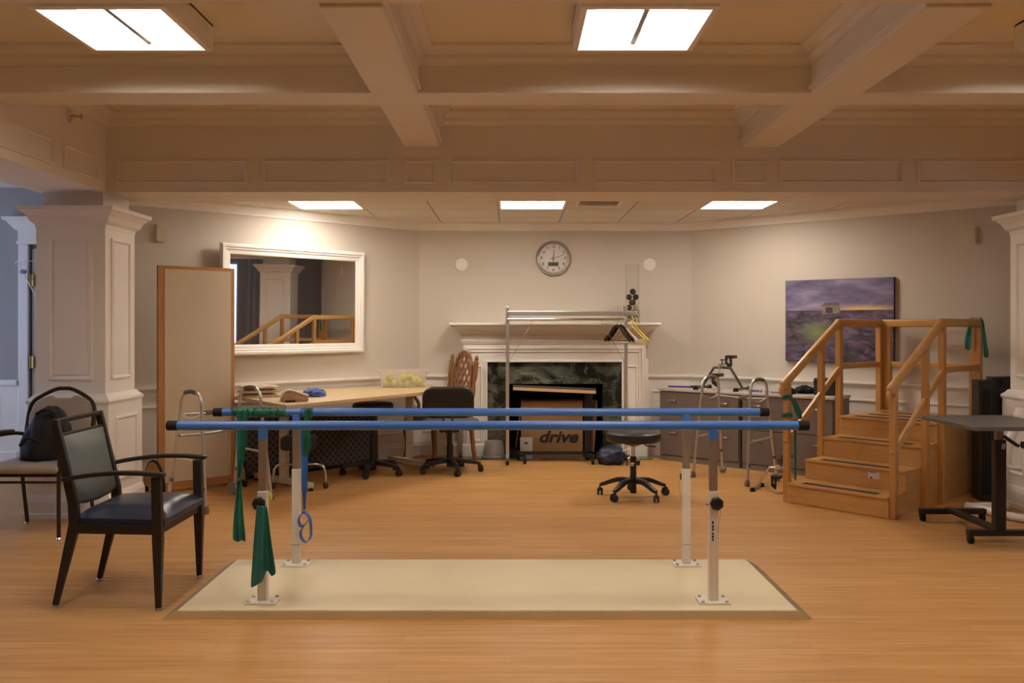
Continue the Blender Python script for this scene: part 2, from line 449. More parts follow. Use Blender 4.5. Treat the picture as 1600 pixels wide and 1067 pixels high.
# square panelled columns
def column(name, x0, x1, y0, y1, label):
    cw = lambda e: [(x0 - e, y0 - e), (x0 - e, y1 + e), (x1 + e, y1 + e), (x1 + e, y0 - e)]
    root = tag(thing(name, label, None), kind='structure')
    MB().box((x0, y0, 0.86), (x1, y1, 2.10)).build('shaft', M_white, root)
    MB().box((x0 + 0.03, y0 + 0.03, 2.10), (x1 - 0.03, y1 - 0.03, Z_HEAD)).build('neck', M_beam, root)
    cap = [(-0.02, 2.03), (0.004, 2.03), (0.006, 2.055), (0.03, 2.075), (0.045, 2.11), (0.075, 2.145), (0.09, 2.15), (0.095, 2.178), (-0.02, 2.178)]
    MB().sweep(cw(0), cap, True).build('capital', M_white, root)
    MB().box((x0 - 0.04, y0 - 0.04, 0.0), (x1 + 0.04, y1 + 0.04, 0.80)).build('pedestal', M_white, root)
    pc = [(-0.05, 0.80), (0.045, 0.80), (0.05, 0.815), (0.045, 0.83), (0.03, 0.84), (0.012, 0.865), (-0.05, 0.87)]
    MB().sweep(cw(0), pc, True).build('pedestal_cap', M_white, root)
    bs = [(0.0, 0), (0.062, 0), (0.062, 0.035), (0.056, 0.04), (0.056, 0.12), (0.048, 0.15), (0.041, 0.165), (0.0, 0.165)]
    MB().sweep(cw(0), bs, True).build('plinth', M_white, root)
    faces = ((wallmap((x0, y0), (1, 0), (0, -1)), x1 - x0), (wallmap((x1, y0), (0, 1), (1, 0)), y1 - y0), (wallmap((x0, y0), (0, 1), (-1, 0)), y1 - y0))
    PR = [(0, 0), (0.004, 0.012), (0.016, 0.013), (0.026, 0.004), (0.03, 0)]
    for T, w in faces:
        MB().ring(0.085, w - 0.085, 0.96, 1.97, PR, T).build('panel_moulding', M_white, root)
        MB().prism(rounded(0.125, w - 0.125, 1.0, 1.93, 0.002, 1), 0, 0.006, T).build('raised_panel', M_white, root)
        T2 = (lambda T: (lambda u, v, d: T(u, v, d + 0.04)))(T)
        MB().ring(0.06, w - 0.06, 0.24, 0.70, PR, T2).build('panel_moulding', M_white, root)
        MB().prism(rounded(0.10, w - 0.10, 0.28, 0.66, 0.002, 1), 0, 0.006, T2).build('raised_panel', M_white, root)
    return root
column('column', -3.34, -2.855, 6.2, 6.68, 'white panelled square column behind the black armchair')
column('column', 3.77, 4.25, 6.2, 6.68, 'white panelled square column to the side of the wooden stairs')

# side passages and the room behind
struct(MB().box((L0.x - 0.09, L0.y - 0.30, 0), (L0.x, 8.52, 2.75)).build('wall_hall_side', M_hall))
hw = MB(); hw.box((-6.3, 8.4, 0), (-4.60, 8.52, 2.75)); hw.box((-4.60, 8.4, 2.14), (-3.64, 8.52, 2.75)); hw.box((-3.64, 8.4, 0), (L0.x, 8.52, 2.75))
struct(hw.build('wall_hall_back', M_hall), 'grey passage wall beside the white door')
WL = (4.9, 8.2, 0.35, 2.35)
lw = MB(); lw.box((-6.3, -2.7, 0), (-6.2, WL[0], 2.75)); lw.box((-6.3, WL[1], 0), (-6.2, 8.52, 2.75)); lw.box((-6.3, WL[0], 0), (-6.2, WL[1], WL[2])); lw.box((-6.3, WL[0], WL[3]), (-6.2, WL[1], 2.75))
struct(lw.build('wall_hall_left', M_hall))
WR = (3.75, 4.93, 0.35, 2.35)
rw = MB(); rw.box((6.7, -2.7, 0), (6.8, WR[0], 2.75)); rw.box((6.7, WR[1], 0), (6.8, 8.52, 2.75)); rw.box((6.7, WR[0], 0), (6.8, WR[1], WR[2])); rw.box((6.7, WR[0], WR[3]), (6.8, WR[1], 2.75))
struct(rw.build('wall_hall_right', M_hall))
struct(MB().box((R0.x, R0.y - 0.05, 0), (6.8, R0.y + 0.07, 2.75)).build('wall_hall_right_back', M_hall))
struct(MB().box((-6.3, -2.7, 0), (6.8, -2.6, 2.95)).build('wall_front', M_wall))
struct(MB().box((-6.3, -2.7, 2.66), (-3.34, 8.52, 2.76)).build('ceiling_hall_left', M_coffer), 'passage ceiling')
struct(MB().box((4.25, -2.7, 2.66), (6.8, 8.52, 2.76)).build('ceiling_hall_right', M_coffer))
def window(name, x, y0, y1, z0, z1, nx):
    T = lambda u, w, d: (x + nx * d, u, w)
    fr = struct(MB().ring(y0, y1, z0, z1, [(0, -0.1), (0, 0.03), (-0.07, 0.03), (-0.07, 0.0), (0.0, 0.0), (0.04, 0.0), (0.04, -0.1)], T).build(name, M_white))
    k = 3
    for i in range(1, k): MB().box((x - 0.05, y0 + (y1 - y0) * i / k - 0.025, z0), (x, y0 + (y1 - y0) * i / k + 0.025, z1)).build('mullion', M_white, fr)
    g = bpy.data.materials.get('window_glass')
    if not g:
        g = bpy.data.materials.new('window_glass'); g.use_nodes = True; n, l = nodes_of(g); n.remove(n['Principled BSDF'])
        a = n.new('ShaderNodeBsdfTransparent'); c = n.new('ShaderNodeBsdfGlossy'); c.inputs['Roughness'].default_value = 0.02
        mxs = n.new('ShaderNodeMixShader'); mxs.inputs[0].default_value = 0.06
        l.new(a.outputs[0], mxs.inputs[1]); l.new(c.outputs[0], mxs.inputs[2]); l.new(mxs.outputs[0], n['Material Output'].inputs[0])
    for i in range(k):
        MB().box((x - 0.03, y0 + (y1 - y0) * i / k + 0.02, z0 + 0.02), (x - 0.026, y0 + (y1 - y0) * (i + 1) / k - 0.02, z1 - 0.02)).build('pane', g, fr)
window('window_1', -6.2, *WL, 1)
window('window_2', 6.75, *WR, -1)
cu_ = MB(); pts_ = [(6.64 + 0.03 * math.sin(i * 1.3), 5.10 + i * 0.022) for i in range(25)]
cu_.add([(x, y, 0.05) for x, y in pts_] + [(x, y, 2.45) for x, y in pts_], [(i, i + 1, 26 + i, 25 + i) for i in range(24)])
tag(cu_.build('curtain', mat('blue_grey_curtain', (0.46, 0.48, 0.50), 0.85), smooth=True, solid=0.006), 'pale blue-grey curtain drawn back beside the passage window', 'curtain')

# white door in the passage
d1 = struct(thing('door_1', None, None, (-4.580, 8.4, 0)), 'white panelled passage door with brass hinges')
DL = MB(); DL.box((0.0, 0.03, 0.01), (0.9, 0.07, 2.08)); DL.build('door_leaf', M_white, d1)
MB().box((-0.06, 0.075, 0.0), (0.96, 0.115, 2.15)).build('light_block_panel', M_white, d1)  # added panel behind the leaf, blocks sky light through the door gaps
for z0, z1 in ((0.2, 0.85), (1.0, 1.95)):
    for a, c in ((0.09, 0.41), (0.49, 0.81)):
        MB().ring(a, c, z0, z1, [(0, -0.03), (0.006, -0.018), (0.022, -0.018), (0.03, -0.03)], lambda u, w, d: (u, -d, w)).build('door_panel', M_white, d1)
def casing(x0, x1): return MB().bar([(x0, -0.012, 0), (x0, -0.012, 2.12)], 0.0, 0.0)
MB().box((-0.105, -0.025, 0), (-0.012, 0.0, 2.12)).build('casing', M_white, d1, bevel=0.006)
MB().box((0.912, -0.025, 0), (1.03, 0.0, 2.12)).build('casing', M_white, d1, bevel=0.006)
lint = MB(); lint.box((-0.115, -0.035, 2.12), (1.05, 0.0, 2.15)); lint.box((-0.105, -0.028, 2.15), (1.03, 0.0, 2.25)); lint.build('lintel', M_white, d1)
MB().sweep([(-0.105, 0.0), (-0.105, -0.028), (1.03, -0.028), (1.03, 0.0)][::-1], [(0, 2.25), (0.012, 2.25), (0.03, 2.27), (0.07, 2.33), (0.10, 2.345), (0.10, 2.372), (0, 2.372)]).build('cornice', M_white, d1)
M_brass = mat('brass', (0.55, 0.42, 0.18), 0.35, metal=0.9)
for z in (1.0, 1.78):
    hg = MB(); hg.box((-0.012, -0.006, z - 0.055), (0.028, 0.028, z + 0.055)); hg.tube([(0.004, -0.01, z - 0.06), (0.004, -0.01, z + 0.06)], 0.007, 8); hg.build('hinge', M_brass, d1)
tw = struct(MB().box((-6.2, 8.388, 0), (-4.69, 8.40, 0.80)).build('trim_wainscot_hall', M_white), 'white wainscot in the passage')
MB().box((-6.2, 8.36, 0.78), (-4.69, 8.40, 0.835)).build('chair_rail', M_white, tw, bevel=0.008)
MB().box((-6.2, 8.375, 0), (-4.69, 8.40, 0.15)).build('skirting', M_white, tw, bevel=0.005)
TW = wallmap((0, 8.388), (1, 0), (0, -1))
for a in (-6.1, -5.42): MB().ring(a, a + 0.55, 0.24, 0.70, PANEL, TW).build('panel_moulding', M_white, tw)

# ------------------------------------------------------------------ lamps of the room
E_coffer, E_bay = emit('lamp_diffuser_coffer', LAMP_COLOUR, LAMP_COFFER), emit('lamp_diffuser_bay', LAMP_COLOUR, LAMP_BAY)
M_lampwhite = mat('lamp_white_enamel', (0.84, 0.82, 0.79), 0.4, var=0.01)
def coffer_light(x, y, label):
    root = thing('ceiling_light', label, 'light', (x, y, 2.72), 0, 'square lights in the coffers')
    hx, hy = 0.30, 0.31
    T = lambda u, w, d: (u, w, -d)
    MB().ring(-hx, hx, -hy, hy, [(0, 0), (0, -0.13), (0.006, -0.13), (0.006, -0.012), (0.028, 0.004), (0.03, 0)], T).build('housing', M_lampwhite, root)
    MB().ring(-hx + 0.03, hx - 0.03, -hy + 0.03, hy - 0.03, [(0, 0), (0.06, -0.085), (0.06, -0.09), (-0.004, -0.006)], T).build('reflector', M_lampwhite, root)
    MB().box((-hx + 0.088, -hy + 0.088, 0.082), (hx - 0.088, hy - 0.088, 0.088)).build('diffuser', E_coffer, root)
    MB().box((-hx, -hy, 0.12), (hx, hy, 0.13)).build('top_plate', M_lampwhite, root)
    MB().box((-0.012, -hy + 0.05, 0.025), (0.012, hy - 0.05, 0.05)).build('centre_spine', M_greymetal, root)
    return root
for x, w in ((-1.80, 'bright square ceiling light in the coffer beside the sprinkler header'), (0.60, 'bright square ceiling light in the coffer between the two lengthwise beams'), (2.82, 'bright square ceiling light in the coffer on the wooden stairs side')):
    coffer_light(x, 4.12, w)
for x in (-1.80, 0.60, 2.82):
    coffer_light(x, 2.52, 'bright square ceiling light in a coffer away from the bay')
for (ix, iy), w in zip(BAY_LIGHT, ('next to the mirror wall', 'in front of the clock', 'next to the lavender picture wall')):
    root = thing('panel_light', 'flat square light panel in the tiled ceiling, ' + w, 'light', (GX + ix * GS, GY + iy * GS, Z_BAY), 0, 'light panels in the tiled ceiling')
    MB().ring(0.004, GS - 0.004, 0.004, GS - 0.004, [(0, 0.004), (0.024, 0.002), (0.024, -0.010), (0, -0.010)], lambda u, w, d: (u, w, -d)).build('frame', M_lampwhite, root)
    MB().box((0.026, 0.026, 0.002), (GS - 0.026, GS - 0.026, 0.010)).build('diffuser', E_bay, root)
root = thing('ceiling_vent', 'slotted air vent in a tile of the bay ceiling', 'vent', (GX + VENT[0] * GS + 0.07, GY + 0.02, Z_BAY - 0.0005), 0)
MB().ring(0, 0.40, 0, 0.30, [(0, 0), (0.002, 0.008), (0.03, 0.008), (0.035, 0)], lambda u, w, d: (u, w, -d)).build('frame', M_lampwhite, root)
MB().box((0.03, 0.03, -0.003), (0.37, 0.27, -0.001)).build('dark_opening', M_rubber, root)
for i in range(5):
    MB().cbox((0.20, 0.06 + i * 0.045, -0.008), (0.34, 0.028, 0.003), Matrix.Rotation(math.radians(22), 3, 'X')).build('vane', M_lampwhite, root)

# sprinkler on the side header
sp = thing('sprinkler', 'small sidewall fire sprinkler on the cream header', 'sprinkler', (XL, 5.70, 2.695), 0); sp.scale = (1.4, 1.2, 1.2)
MB().lathe([(0.034, 0.0), (0.034, 0.004), (0.02, 0.012), (0.012, 0.014)], 16, axis='x').build('escutcheon', M_chrome, sp, smooth=True)
MB().lathe([(0.010, 0.012), (0.010, 0.03), (0.006, 0.034), (0.006, 0.055)], 10, axis='x').build('nozzle', M_brass, sp, smooth=True)
MB().lathe([(0.002, 0.055), (0.016, 0.056), (0.016, 0.059), (0.002, 0.06)], 12, axis='x').build('deflector', M_brass, sp)
# ================================================================== FIREPLACE
fp = thing('fireplace', 'white classical fireplace with green marble surround', 'fireplace', (0.436, 9.21, 0))
c0 = 0.436
hw_ = 0.935                                                        # half width of the body
MHX, MHZ = 0.70, 0.975                                             # marble half width, height
# marble
m = bpy.data.materials.new('green_marble'); m.use_nodes = True; n, l = nodes_of(m); b = n['Principled BSDF']
tc = n.new('ShaderNodeTexCoord'); n1 = n.new('ShaderNodeTexNoise'); n1.inputs['Scale'].default_value = 2.3; n1.inputs['Detail'].default_value = 7; n1.inputs['Distortion'].default_value = 2.2
l.new(tc.outputs['Object'], n1.inputs['Vector'])
cr = n.new('ShaderNodeValToRGB'); e = cr.color_ramp.elements
e[0].position = 0.42; e[0].color = (0.012, 0.018, 0.014, 1); e[1].position = 0.53; e[1].color = (0.085, 0.098, 0.075, 1)
q = e.new(0.63); q.color = (0.14, 0.15, 0.115, 1); q = e.new(0.70); q.color = (0.46, 0.40, 0.33, 1)
wv = n.new('ShaderNodeTexNoise'); wv.inputs['Scale'].default_value = 3.1; wv.inputs['Detail'].default_value = 9; wv.inputs['Distortion'].default_value = 1.0; l.new(tc.outputs['Object'], wv.inputs['Vector'])
c2 = n.new('ShaderNodeValToRGB'); e = c2.color_ramp.elements; e[0].position = 0.492; e[0].color = (0, 0, 0, 1); e[1].position = 0.5; e[1].color = (0.3, 0.3, 0.26, 1); q = e.new(0.508); q.color = (0, 0, 0, 1)
ad = n.new('ShaderNodeMix'); ad.data_type = 'RGBA'; ad.blend_type = 'ADD'; ad.inputs[0].default_value = 0.6
l.new(n1.outputs['Fac'], cr.inputs[0]); l.new(wv.outputs['Fac'], c2.inputs[0]); l.new(cr.outputs[0], ad.inputs[6]); l.new(c2.outputs[0], ad.inputs[7]); l.new(ad.outputs[2], b.inputs['Base Color'])
b.inputs['Roughness'].default_value = 0.12
M_marble = m
M_soot = mat('firebox_black', (0.012, 0.011, 0.010), 0.85, var=0.3)
D = 0.15                                                           # body stands this far out from the wall
for s in (-1, 1):
    MB().box((s * MHX, -D, 0), (s * hw_, 0, MHZ)).build('pilaster', M_white, fp)
    MB().box((s * (MHX - 0.012), -D - 0.012, 0), (s * (MHX + 0.012), -D, MHZ + 0.01)).build('inner_edge', M_white, fp, bevel=0.004)
    MB().ring(*sorted((s * (MHX + 0.04), s * (hw_ - 0.085))), 0.16, 0.94, [(0, 0), (0.004, 0.010), (0.014, 0.011), (0.02, 0)], lambda u, w, d: (u, -D - d, w)).build('panel_moulding', M_white, fp)
    MB().box((s * (MHX - 0.01), -D - 0.018, 0), (s * (hw_ + 0.015), 0.0, 0.13)).build('plinth_block', M_white, fp, bevel=0.006)
    # stepped side return
    MB().box((s * hw_, -D + 0.05, 0), (s * (hw_ + 0.035), 0, 1.0)).build('side_return', M_white, fp)
    MB().box((s * (FX1 - c0), -D + 0.03, 0), (s * MHX, -0.0, MHZ)).build('marble_slab', M_marble, fp)
MB().box((-(FX1 - c0), -D + 0.03, FZ), (FX1 - c0, 0, MHZ)).build('marble_slab', M_marble, fp)
MB().box((-hw_, -D, MHZ), (hw_, 0, 1.30)).build('frieze', M_white, fp)
MB().box((-MHX - 0.012, -D - 0.012, MHZ - 0.002), (MHX + 0.012, -D, MHZ + 0.02)).build('inner_edge', M_white, fp, bevel=0.004)
pth = [(-hw_, 0), (-hw_, -D), (hw_, -D), (hw_, 0)]
out = pth[::-1]
MB().sweep(out, [(0, 1.165), (0.012, 1.165), (0.014, 1.178), (0.022, 1.185), (0.024, 1.2), (0.016, 1.206), (0, 1.206)]).build('architrave_moulding', M_white, fp)
MB().sweep(out, [(0, 1.262), (0.014, 1.262), (0.02, 1.275), (0.03, 1.29), (0.06, 1.305), (0.105, 1.335), (0.125, 1.345), (0.125, 1.352), (0, 1.352)]).build('bed_moulding', M_white, fp)
for ins, wd in ((0.028, 0.016), (0.062, 0.012)):
    for s in (-1, 1): MB().box((s * (hw_ - ins), -D - 0.011, 0.13), (s * (hw_ - ins - wd), -D, 1.15 - ins)).build('frame_moulding', M_white, fp, bevel=0.003)
    MB().box((-hw_ + ins, -D - 0.011, 1.15 - ins - wd), (hw_ - ins, -D, 1.15 - ins)).build('frame_moulding', M_white, fp, bevel=0.003)
MB().box((-1.07, -D - 0.16, 1.352), (1.07, 0, 1.378)).build('mantel_shelf', M_white, fp, bevel=0.006)
dn = MB(); nd = 58
for i in range(nd):
    x = -hw_ + 0.012 + (2 * hw_ - 0.024) * i / (nd - 1); dn.box((x - 0.009, -D - 0.016, 1.236), (x + 0.009, -D, 1.258))
tag(dn.build('dentil_row', M_white, fp), kind='stuff')
fb = MB(); w_ = FX1 - c0
fb.box((-w_ - 0.02, 0.0, 0.0), (-w_, 0.52, FZ)); fb.box((w_, 0.0, 0.0), (w_ + 0.02, 0.52, FZ)); fb.box((-w_ - 0.02, 0.5, 0), (w_ + 0.02, 0.52, FZ)); fb.box((-w_ - 0.02, 0, FZ), (w_ + 0.02, 0.52, FZ + 0.02)); fb.box((-w_, 0.0, 0.0), (w_, 0.52, 0.008))
fb.build('firebox', M_soot, fp)
MB().box((-0.98, -0.335, 0.0), (0.98, 0.0, 0.010)).build('hearth', M_marble, fp, bevel=0.003)

# cardboard carton in the firebox
cb_ = thing('cardboard_box', 'brown cardboard carton with dark drive lettering, standing in the firebox', 'box', (0.42, 9.27, 0.012))
MB().box((-0.325, 0, 0), (0.325, 0.20, 0.545)).build('carton', M_card, cb_, bevel=0.004)
MB().cbox((-0.352, 0.07, 0.27), (0.008, 0.17, 0.42), Matrix.Rotation(0.12, 3, 'Y')).build('flap', M_card, cb_)
ink = mat('dark_print', (0.025, 0.02, 0.018), 0.7)
tx = text_mesh('lettering', 'drive', 0.19, ink, cb_, shear=0.28, bold=0.006); tx.location = (0.06, -0.002, 0.165); tx.rotation_euler = (math.pi / 2, 0, 0); tx.scale = (1.05, 0.9, 1)
MB().box((-0.335, -0.003, 0.02), (-0.205, -0.0005, 0.165)).build('paper_label', mat('paper_white', (0.72, 0.70, 0.67), 0.8), cb_)
MB().box((-0.288, -0.004, 0.095), (-0.255, -0.003, 0.113)).build('printed_mark', ink, cb_)
fc = MB().cbox((0, 0, 0.27), (0.012, 0.24, 0.54)).build('cardboard_sheet', M_card); fc.location = (0.835, 9.38, 0.022); fc.rotation_euler = (0, 0.07, 0.18)
tag(fc, 'loose brown cardboard sheet leaning at the side of the firebox', 'cardboard')

# ------------------------------------------------------------------ overbed tables
M_ovtop = mat('dark_grey_laminate', (0.085, 0.078, 0.075), 0.35, var=0.06)
M_ovedge = mat('light_wood_edge', (0.55, 0.38, 0.21), 0.5, var=0.05)
def caster(parent, x, y, r=0.026, name='caster', mt=None):
    c = MB(); c.lathe([(r * 0.5, -0.014), (r, -0.011), (r, 0.011), (r * 0.5, 0.014)], 14, (x, y, r), 'x'); o = c.build(name, mt or M_rubber, parent, smooth=True)
    f = MB(); f.box((x - 0.017, y - 0.008, r), (x - 0.0145, y + 0.02, r * 2 + 0.012)); f.box((x + 0.0145, y - 0.008, r), (x + 0.017, y + 0.02, r * 2 + 0.012)); f.box((x - 0.017, y - 0.01, r * 2 + 0.006), (x + 0.017, y + 0.022, r * 2 + 0.014)); f.build('fork', M_black, o)
    return o
ot = thing('overbed_table', 'tilted overbed table with wood-edged dark top in front of the firebox', 'table', (0.41, 8.66, 0))
rt = Matrix.Rotation(math.radians(2.5), 3, 'Y') @ Matrix.Rotation(math.radians(-5), 3, 'X')
MB().cbox((0.0, 0.05, 0.735), (0.80, 0.36, 0.018), rt).build('table_top', M_ovtop, ot)
tb = MB(); tb.cbox((0.0, -0.125, 0.722), (0.80, 0.022, 0.030), rt); tb.build('wood_edge', M_ovedge, ot)
MB().box((0.31, 0.06, 0.1), (0.385, 0.115, 0.72)).build('post', M_blackmetal, ot, bevel=0.004)
MB().cbox((0.20, 0.06, 0.705), (0.34, 0.06, 0.02), rt).build('top_bracket', M_blackmetal, ot)
MB().bar([(-0.30, -0.02, 0.075), (-0.355, 0.16, 0.075)], 0.045, 0.03).build('base_leg', M_blackmetal, ot)
MB().bar([(0.36, -0.06, 0.075), (0.345, 0.16, 0.075)], 0.045, 0.03).build('base_leg', M_blackmetal, ot)
MB().bar([(-0.34, 0.12, 0.085), (0.35, 0.12, 0.085)], 0.05, 0.025).build('base_spine', M_blackmetal, ot)
for x, y in ((-0.285, -0.06), (0.375, -0.09), (-0.35, 0.165), (0.345, 0.165)): caster(ot, x, y, 0.03)

# grey basin upside-down on the hearth
g = MB(); g.lathe([(0.125, 0.0), (0.127, 0.018), (0.112, 0.022), (0.092, 0.165), (0.083, 0.175), (0.0001, 0.176)], 26)
o = g.build('wash_basin', mat('grey_plastic', (0.27, 0.265, 0.27), 0.45), smooth=True); o.location = (-0.185, 8.955, 0.0105); o.scale = (1, 0.62, 1)
tag(o, 'grey plastic basin turned upside down at the foot of the fireplace', 'basin')
# navy bag
def lump(name, material, size, seed, amp=0.18, freq=2.2, parent=None, flat=0.0):
    bm = bmesh.new(); bmesh.ops.create_icosphere(bm, subdivisions=4, radius=1.0)
    for v in bm.verts:
        p = v.co.copy(); k = 1 + amp * noise.noise(p * freq + Vector((seed, seed * 1.7, 0))) + amp * 0.45 * noise.noise(p * freq * 2.7 + Vector((0, seed, seed)))
        # crease the cloth a little
        k += 0.05 * abs(noise.noise(p * 4 + Vector((seed, 0, 3))))
        v.co = Vector((p.x * k * size[0], p.y * k * size[1], max(p.z * k, -0.72) * size[2] + 0.72 * size[2]))
    me = bpy.data.meshes.new(name); bm.to_mesh(me); bm.free()
    for p in me.polygons: p.use_smooth = True
    me.materials.append(material); o = bpy.data.objects.new(name, me); COL.objects.link(o)
    if parent: o.parent = parent
    return o
M_navy = mat('navy_nylon', (0.018, 0.026, 0.062), 0.45, var=0.2, bump=0.2, bscale=30)
nb = thing('bag', 'small navy nylon bag slumped on the hearth', 'bag', (0.965, 8.60, 0.0))
lump('bag_body', M_navy, (0.14, 0.11, 0.105), 4.2, parent=nb)
MB().tube(spline([(0.07, -0.10, 0.14), (0.13, -0.12, 0.10), (0.14, -0.13, 0.03), (0.135, -0.14, 0.006)]), 0.007, 8).build('strap', M_navy, nb, smooth=True)
MB().tube(spline([(0.10, -0.05, 0.13), (0.17, -0.06, 0.15), (0.19, -0.05, 0.09), (0.15, -0.06, 0.06)]), 0.006, 8).build('white_cord', M_white, nb, smooth=True)

# ------------------------------------------------------------------ clothes rack and hangers
YR = 8.76
rk = thing('clothes_rack', 'grey metal rolling clothes rack in front of the mantel', 'rack', (0, YR, 0))
xa, xb = at(793, 0, YR).x, at(978, 0, YR).x
for x in (xa, xb):
    MB().box((x - 0.017, -0.012, 0.055), (x + 0.017, 0.012, at(0, 479, YR).z)).build('upright', M_alu, rk, bevel=0.004)
z1 = at(0, 490, YR).z; z2 = at(0, 498.5, YR).z
MB().box((xa, -0.014, z1 - 0.022), (xb + 0.10, 0.014, z1 + 0.026)).build('top_rail', M_alu, rk, bevel=0.005)
MB().tube([(xa, -0.03, z2 - 0.002), (xb + 0.115, -0.03, z2 - 0.002)], 0.0125, 12).build('hanging_rail', M_chrome, rk, smooth=True)
MB().box((xb - 0.035, -0.045, z1 - 0.018), (xb - 0.005, 0.02, z1 + 0.08)).build('end_bracket', M_alu, rk, bevel=0.004)
MB().box((xb + 0.118, -0.045, z1 - 0.09), (xb + 0.134, 0.02, z1 + 0.05)).build('end_bracket', M_alu, rk, bevel=0.004)
MB().tube([(xa + 0.01, -0.015, 0.98), (xa + 0.26, -0.02, z2)], 0.0025, 6).build('brace_wire', M_greymetal, rk)
MB().tube([(xb - 0.01, -0.015, 0.98), (xb - 0.26, -0.02, z2)], 0.0025, 6).build('brace_wire', M_greymetal, rk)
MB().bar([(xa, 0.09, 0.06), (xa, -0.24, 0.06)], 0.036, 0.034).build('foot_bar', M_alu, rk, bevel=0.004)
MB().bar([(xb - 0.005, 0.09, 0.06), (xb + 0.09, -0.24, 0.06)], 0.036, 0.034).build('foot_bar', M_alu, rk, bevel=0.004)
for x, y in ((xa, -0.235), (xa, 0.06), (xb + 0.09, -0.225), (xb - 0.0, 0.06)): caster(rk, x, y, 0.024)
def hanger(name, label, dx_, material, plastic, grp, tilt=-1.02):
    root = thing(name, label, 'hanger', (xb + dx_, YR - 0.03, z2 + 0.010), tilt, grp)
    hk = [Vector((0, 0, -0.085)), Vector((0, 0, -0.052))] + [Vector((0.0235 * math.cos(a), 0, 0.0235 * math.sin(a) - 0.0165)) for a in [math.radians(k) for k in range(-60, 200, 26)]]
    MB().tube(hk, 0.003 if not plastic else 0.005, 7).build('hook', material if plastic else M_chrome, root, smooth=True)
    L, drop = 0.205, 0.135
    if plastic:
        MB().tube([(0, 0, -0.08), (L, 0, -0.08 - drop), (L - 0.01, 0, -0.105 - drop), (-L + 0.01, 0, -0.105 - drop), (-L, 0, -0.08 - drop)], 0.006, 7, closed=True).build('body', material, root, smooth=True)
    else:
        w = [(-L, 0, -0.225), (-L * .6, 0, -0.165), (-0.05, 0, -0.092), (0, 0, -0.078), (0.05, 0, -0.092), (L * .6, 0, -0.165), (L, 0, -0.225)]
        MB().bar(w, 0.014, [0.03, 0.028, 0.03, 0.034, 0.03, 0.028, 0.03]).build('shoulder', material, root, bevel=0.004)
        MB().tube([(-L + 0.02, 0, -0.222), (L - 0.02, 0, -0.222)], 0.005, 7).build('trouser_bar', material, root)
    return root
M_hbrown = mat('dark_brown_lacquer', (0.030, 0.010, 0.007), 0.25)
M_hyellow = mat('yellow_plastic', (0.72, 0.60, 0.10), 0.4)
hanger('clothes_hanger', 'dark brown wooden hanger on the grey rack', -0.090, M_hbrown, False, 'dark wooden hangers on the rack')
hanger('clothes_hanger', 'dark brown wooden hanger on the grey rack', -0.056, M_hbrown, False, 'dark wooden hangers on the rack')
hanger('clothes_hanger', 'white plastic hanger between the wooden and yellow ones', -0.022, M_white, True, 'hangers on the rack')
hanger('clothes_hanger', 'yellow plastic hanger on the grey rack', 0.056, M_hyellow, True, 'yellow hangers on the rack')
hanger('clothes_hanger', 'yellow plastic hanger on the grey rack', 0.088, M_hyellow, True, 'yellow hangers on the rack')

# ------------------------------------------------------------------ glass vase with balls on the mantel
mg = bpy.data.materials.new('clear_glass'); mg.use_nodes = True; n, l = nodes_of(mg); n.remove(n['Principled BSDF'])
a = n.new('ShaderNodeBsdfTransparent'); a.inputs[0].default_value = (0.985, 0.985, 0.985, 1); g2 = n.new('ShaderNodeBsdfGlossy'); g2.inputs['Roughness'].default_value = 0.03
lw_ = n.new('ShaderNodeLayerWeight'); lw_.inputs[0].default_value = 0.25; mxs = n.new('ShaderNodeMixShader')
dm_ = n.new('ShaderNodeMath'); dm_.operation = 'MULTIPLY'; dm_.inputs[1].default_value = 0.14; l.new(lw_.outputs['Fresnel'], dm_.inputs[0]); l.new(dm_.outputs[0], mxs.inputs[0]); l.new(a.outputs[0], mxs.inputs[1]); l.new(g2.outputs[0], mxs.inputs[2]); l.new(mxs.outputs[0], n['Material Output'].inputs[0])
ZM = 1.378
vx, vy = at(988, 0, 9.0).x, 9.0
vs_ = MB(); vs_.lathe([(0.073, 0), (0.073, 0.60), (0.070, 0.60), (0.070, 0.012), (0.0001, 0.012)], 28)
o = vs_.build('glass_vase', mg, smooth=True); o.location = (vx, vy, ZM); tag(o, 'tall clear glass cylinder vase on the mantel shelf', 'vase')
M_cone = mat('brown_wicker', (0.085, 0.04, 0.02), 0.8, var=0.4, scale=40, bump=0.6, bscale=90)
M_moss = mat('dark_moss', (0.035, 0.032, 0.02), 0.9, var=0.4, scale=40, bump=0.6, bscale=90)
M_cream = mat('cream_ball', (0.45, 0.36, 0.26), 0.8, var=0.2, scale=40, bump=0.4, bscale=90)
kinds_ = [(M_cone, 'brown')] * 3 + [(M_cream, 'cream')] + [(M_cream, 'cream')] + [(M_cone, 'brown')] * 3 + [(M_moss, 'dark')] * 3
for i, (mt, w) in enumerate(kinds_):
    lay_, sg_ = i // 2, (1 if i % 2 == 0 else -1)
    x, y = (0.034 * sg_, 0.0) if lay_ % 2 == 0 else (0.0, -0.034 * sg_)
    z = 0.045 + 0.054 * lay_
    bb = MB().ball((0, 0, 0), 0.031, 16, 10).build('decorative_ball', mt, smooth=True); bb.location = (vx + x, vy + y, ZM + z)
    tag(bb, '%s decorative ball inside the tall glass vase' % w, 'ball', '%s balls in the glass vase' % w)

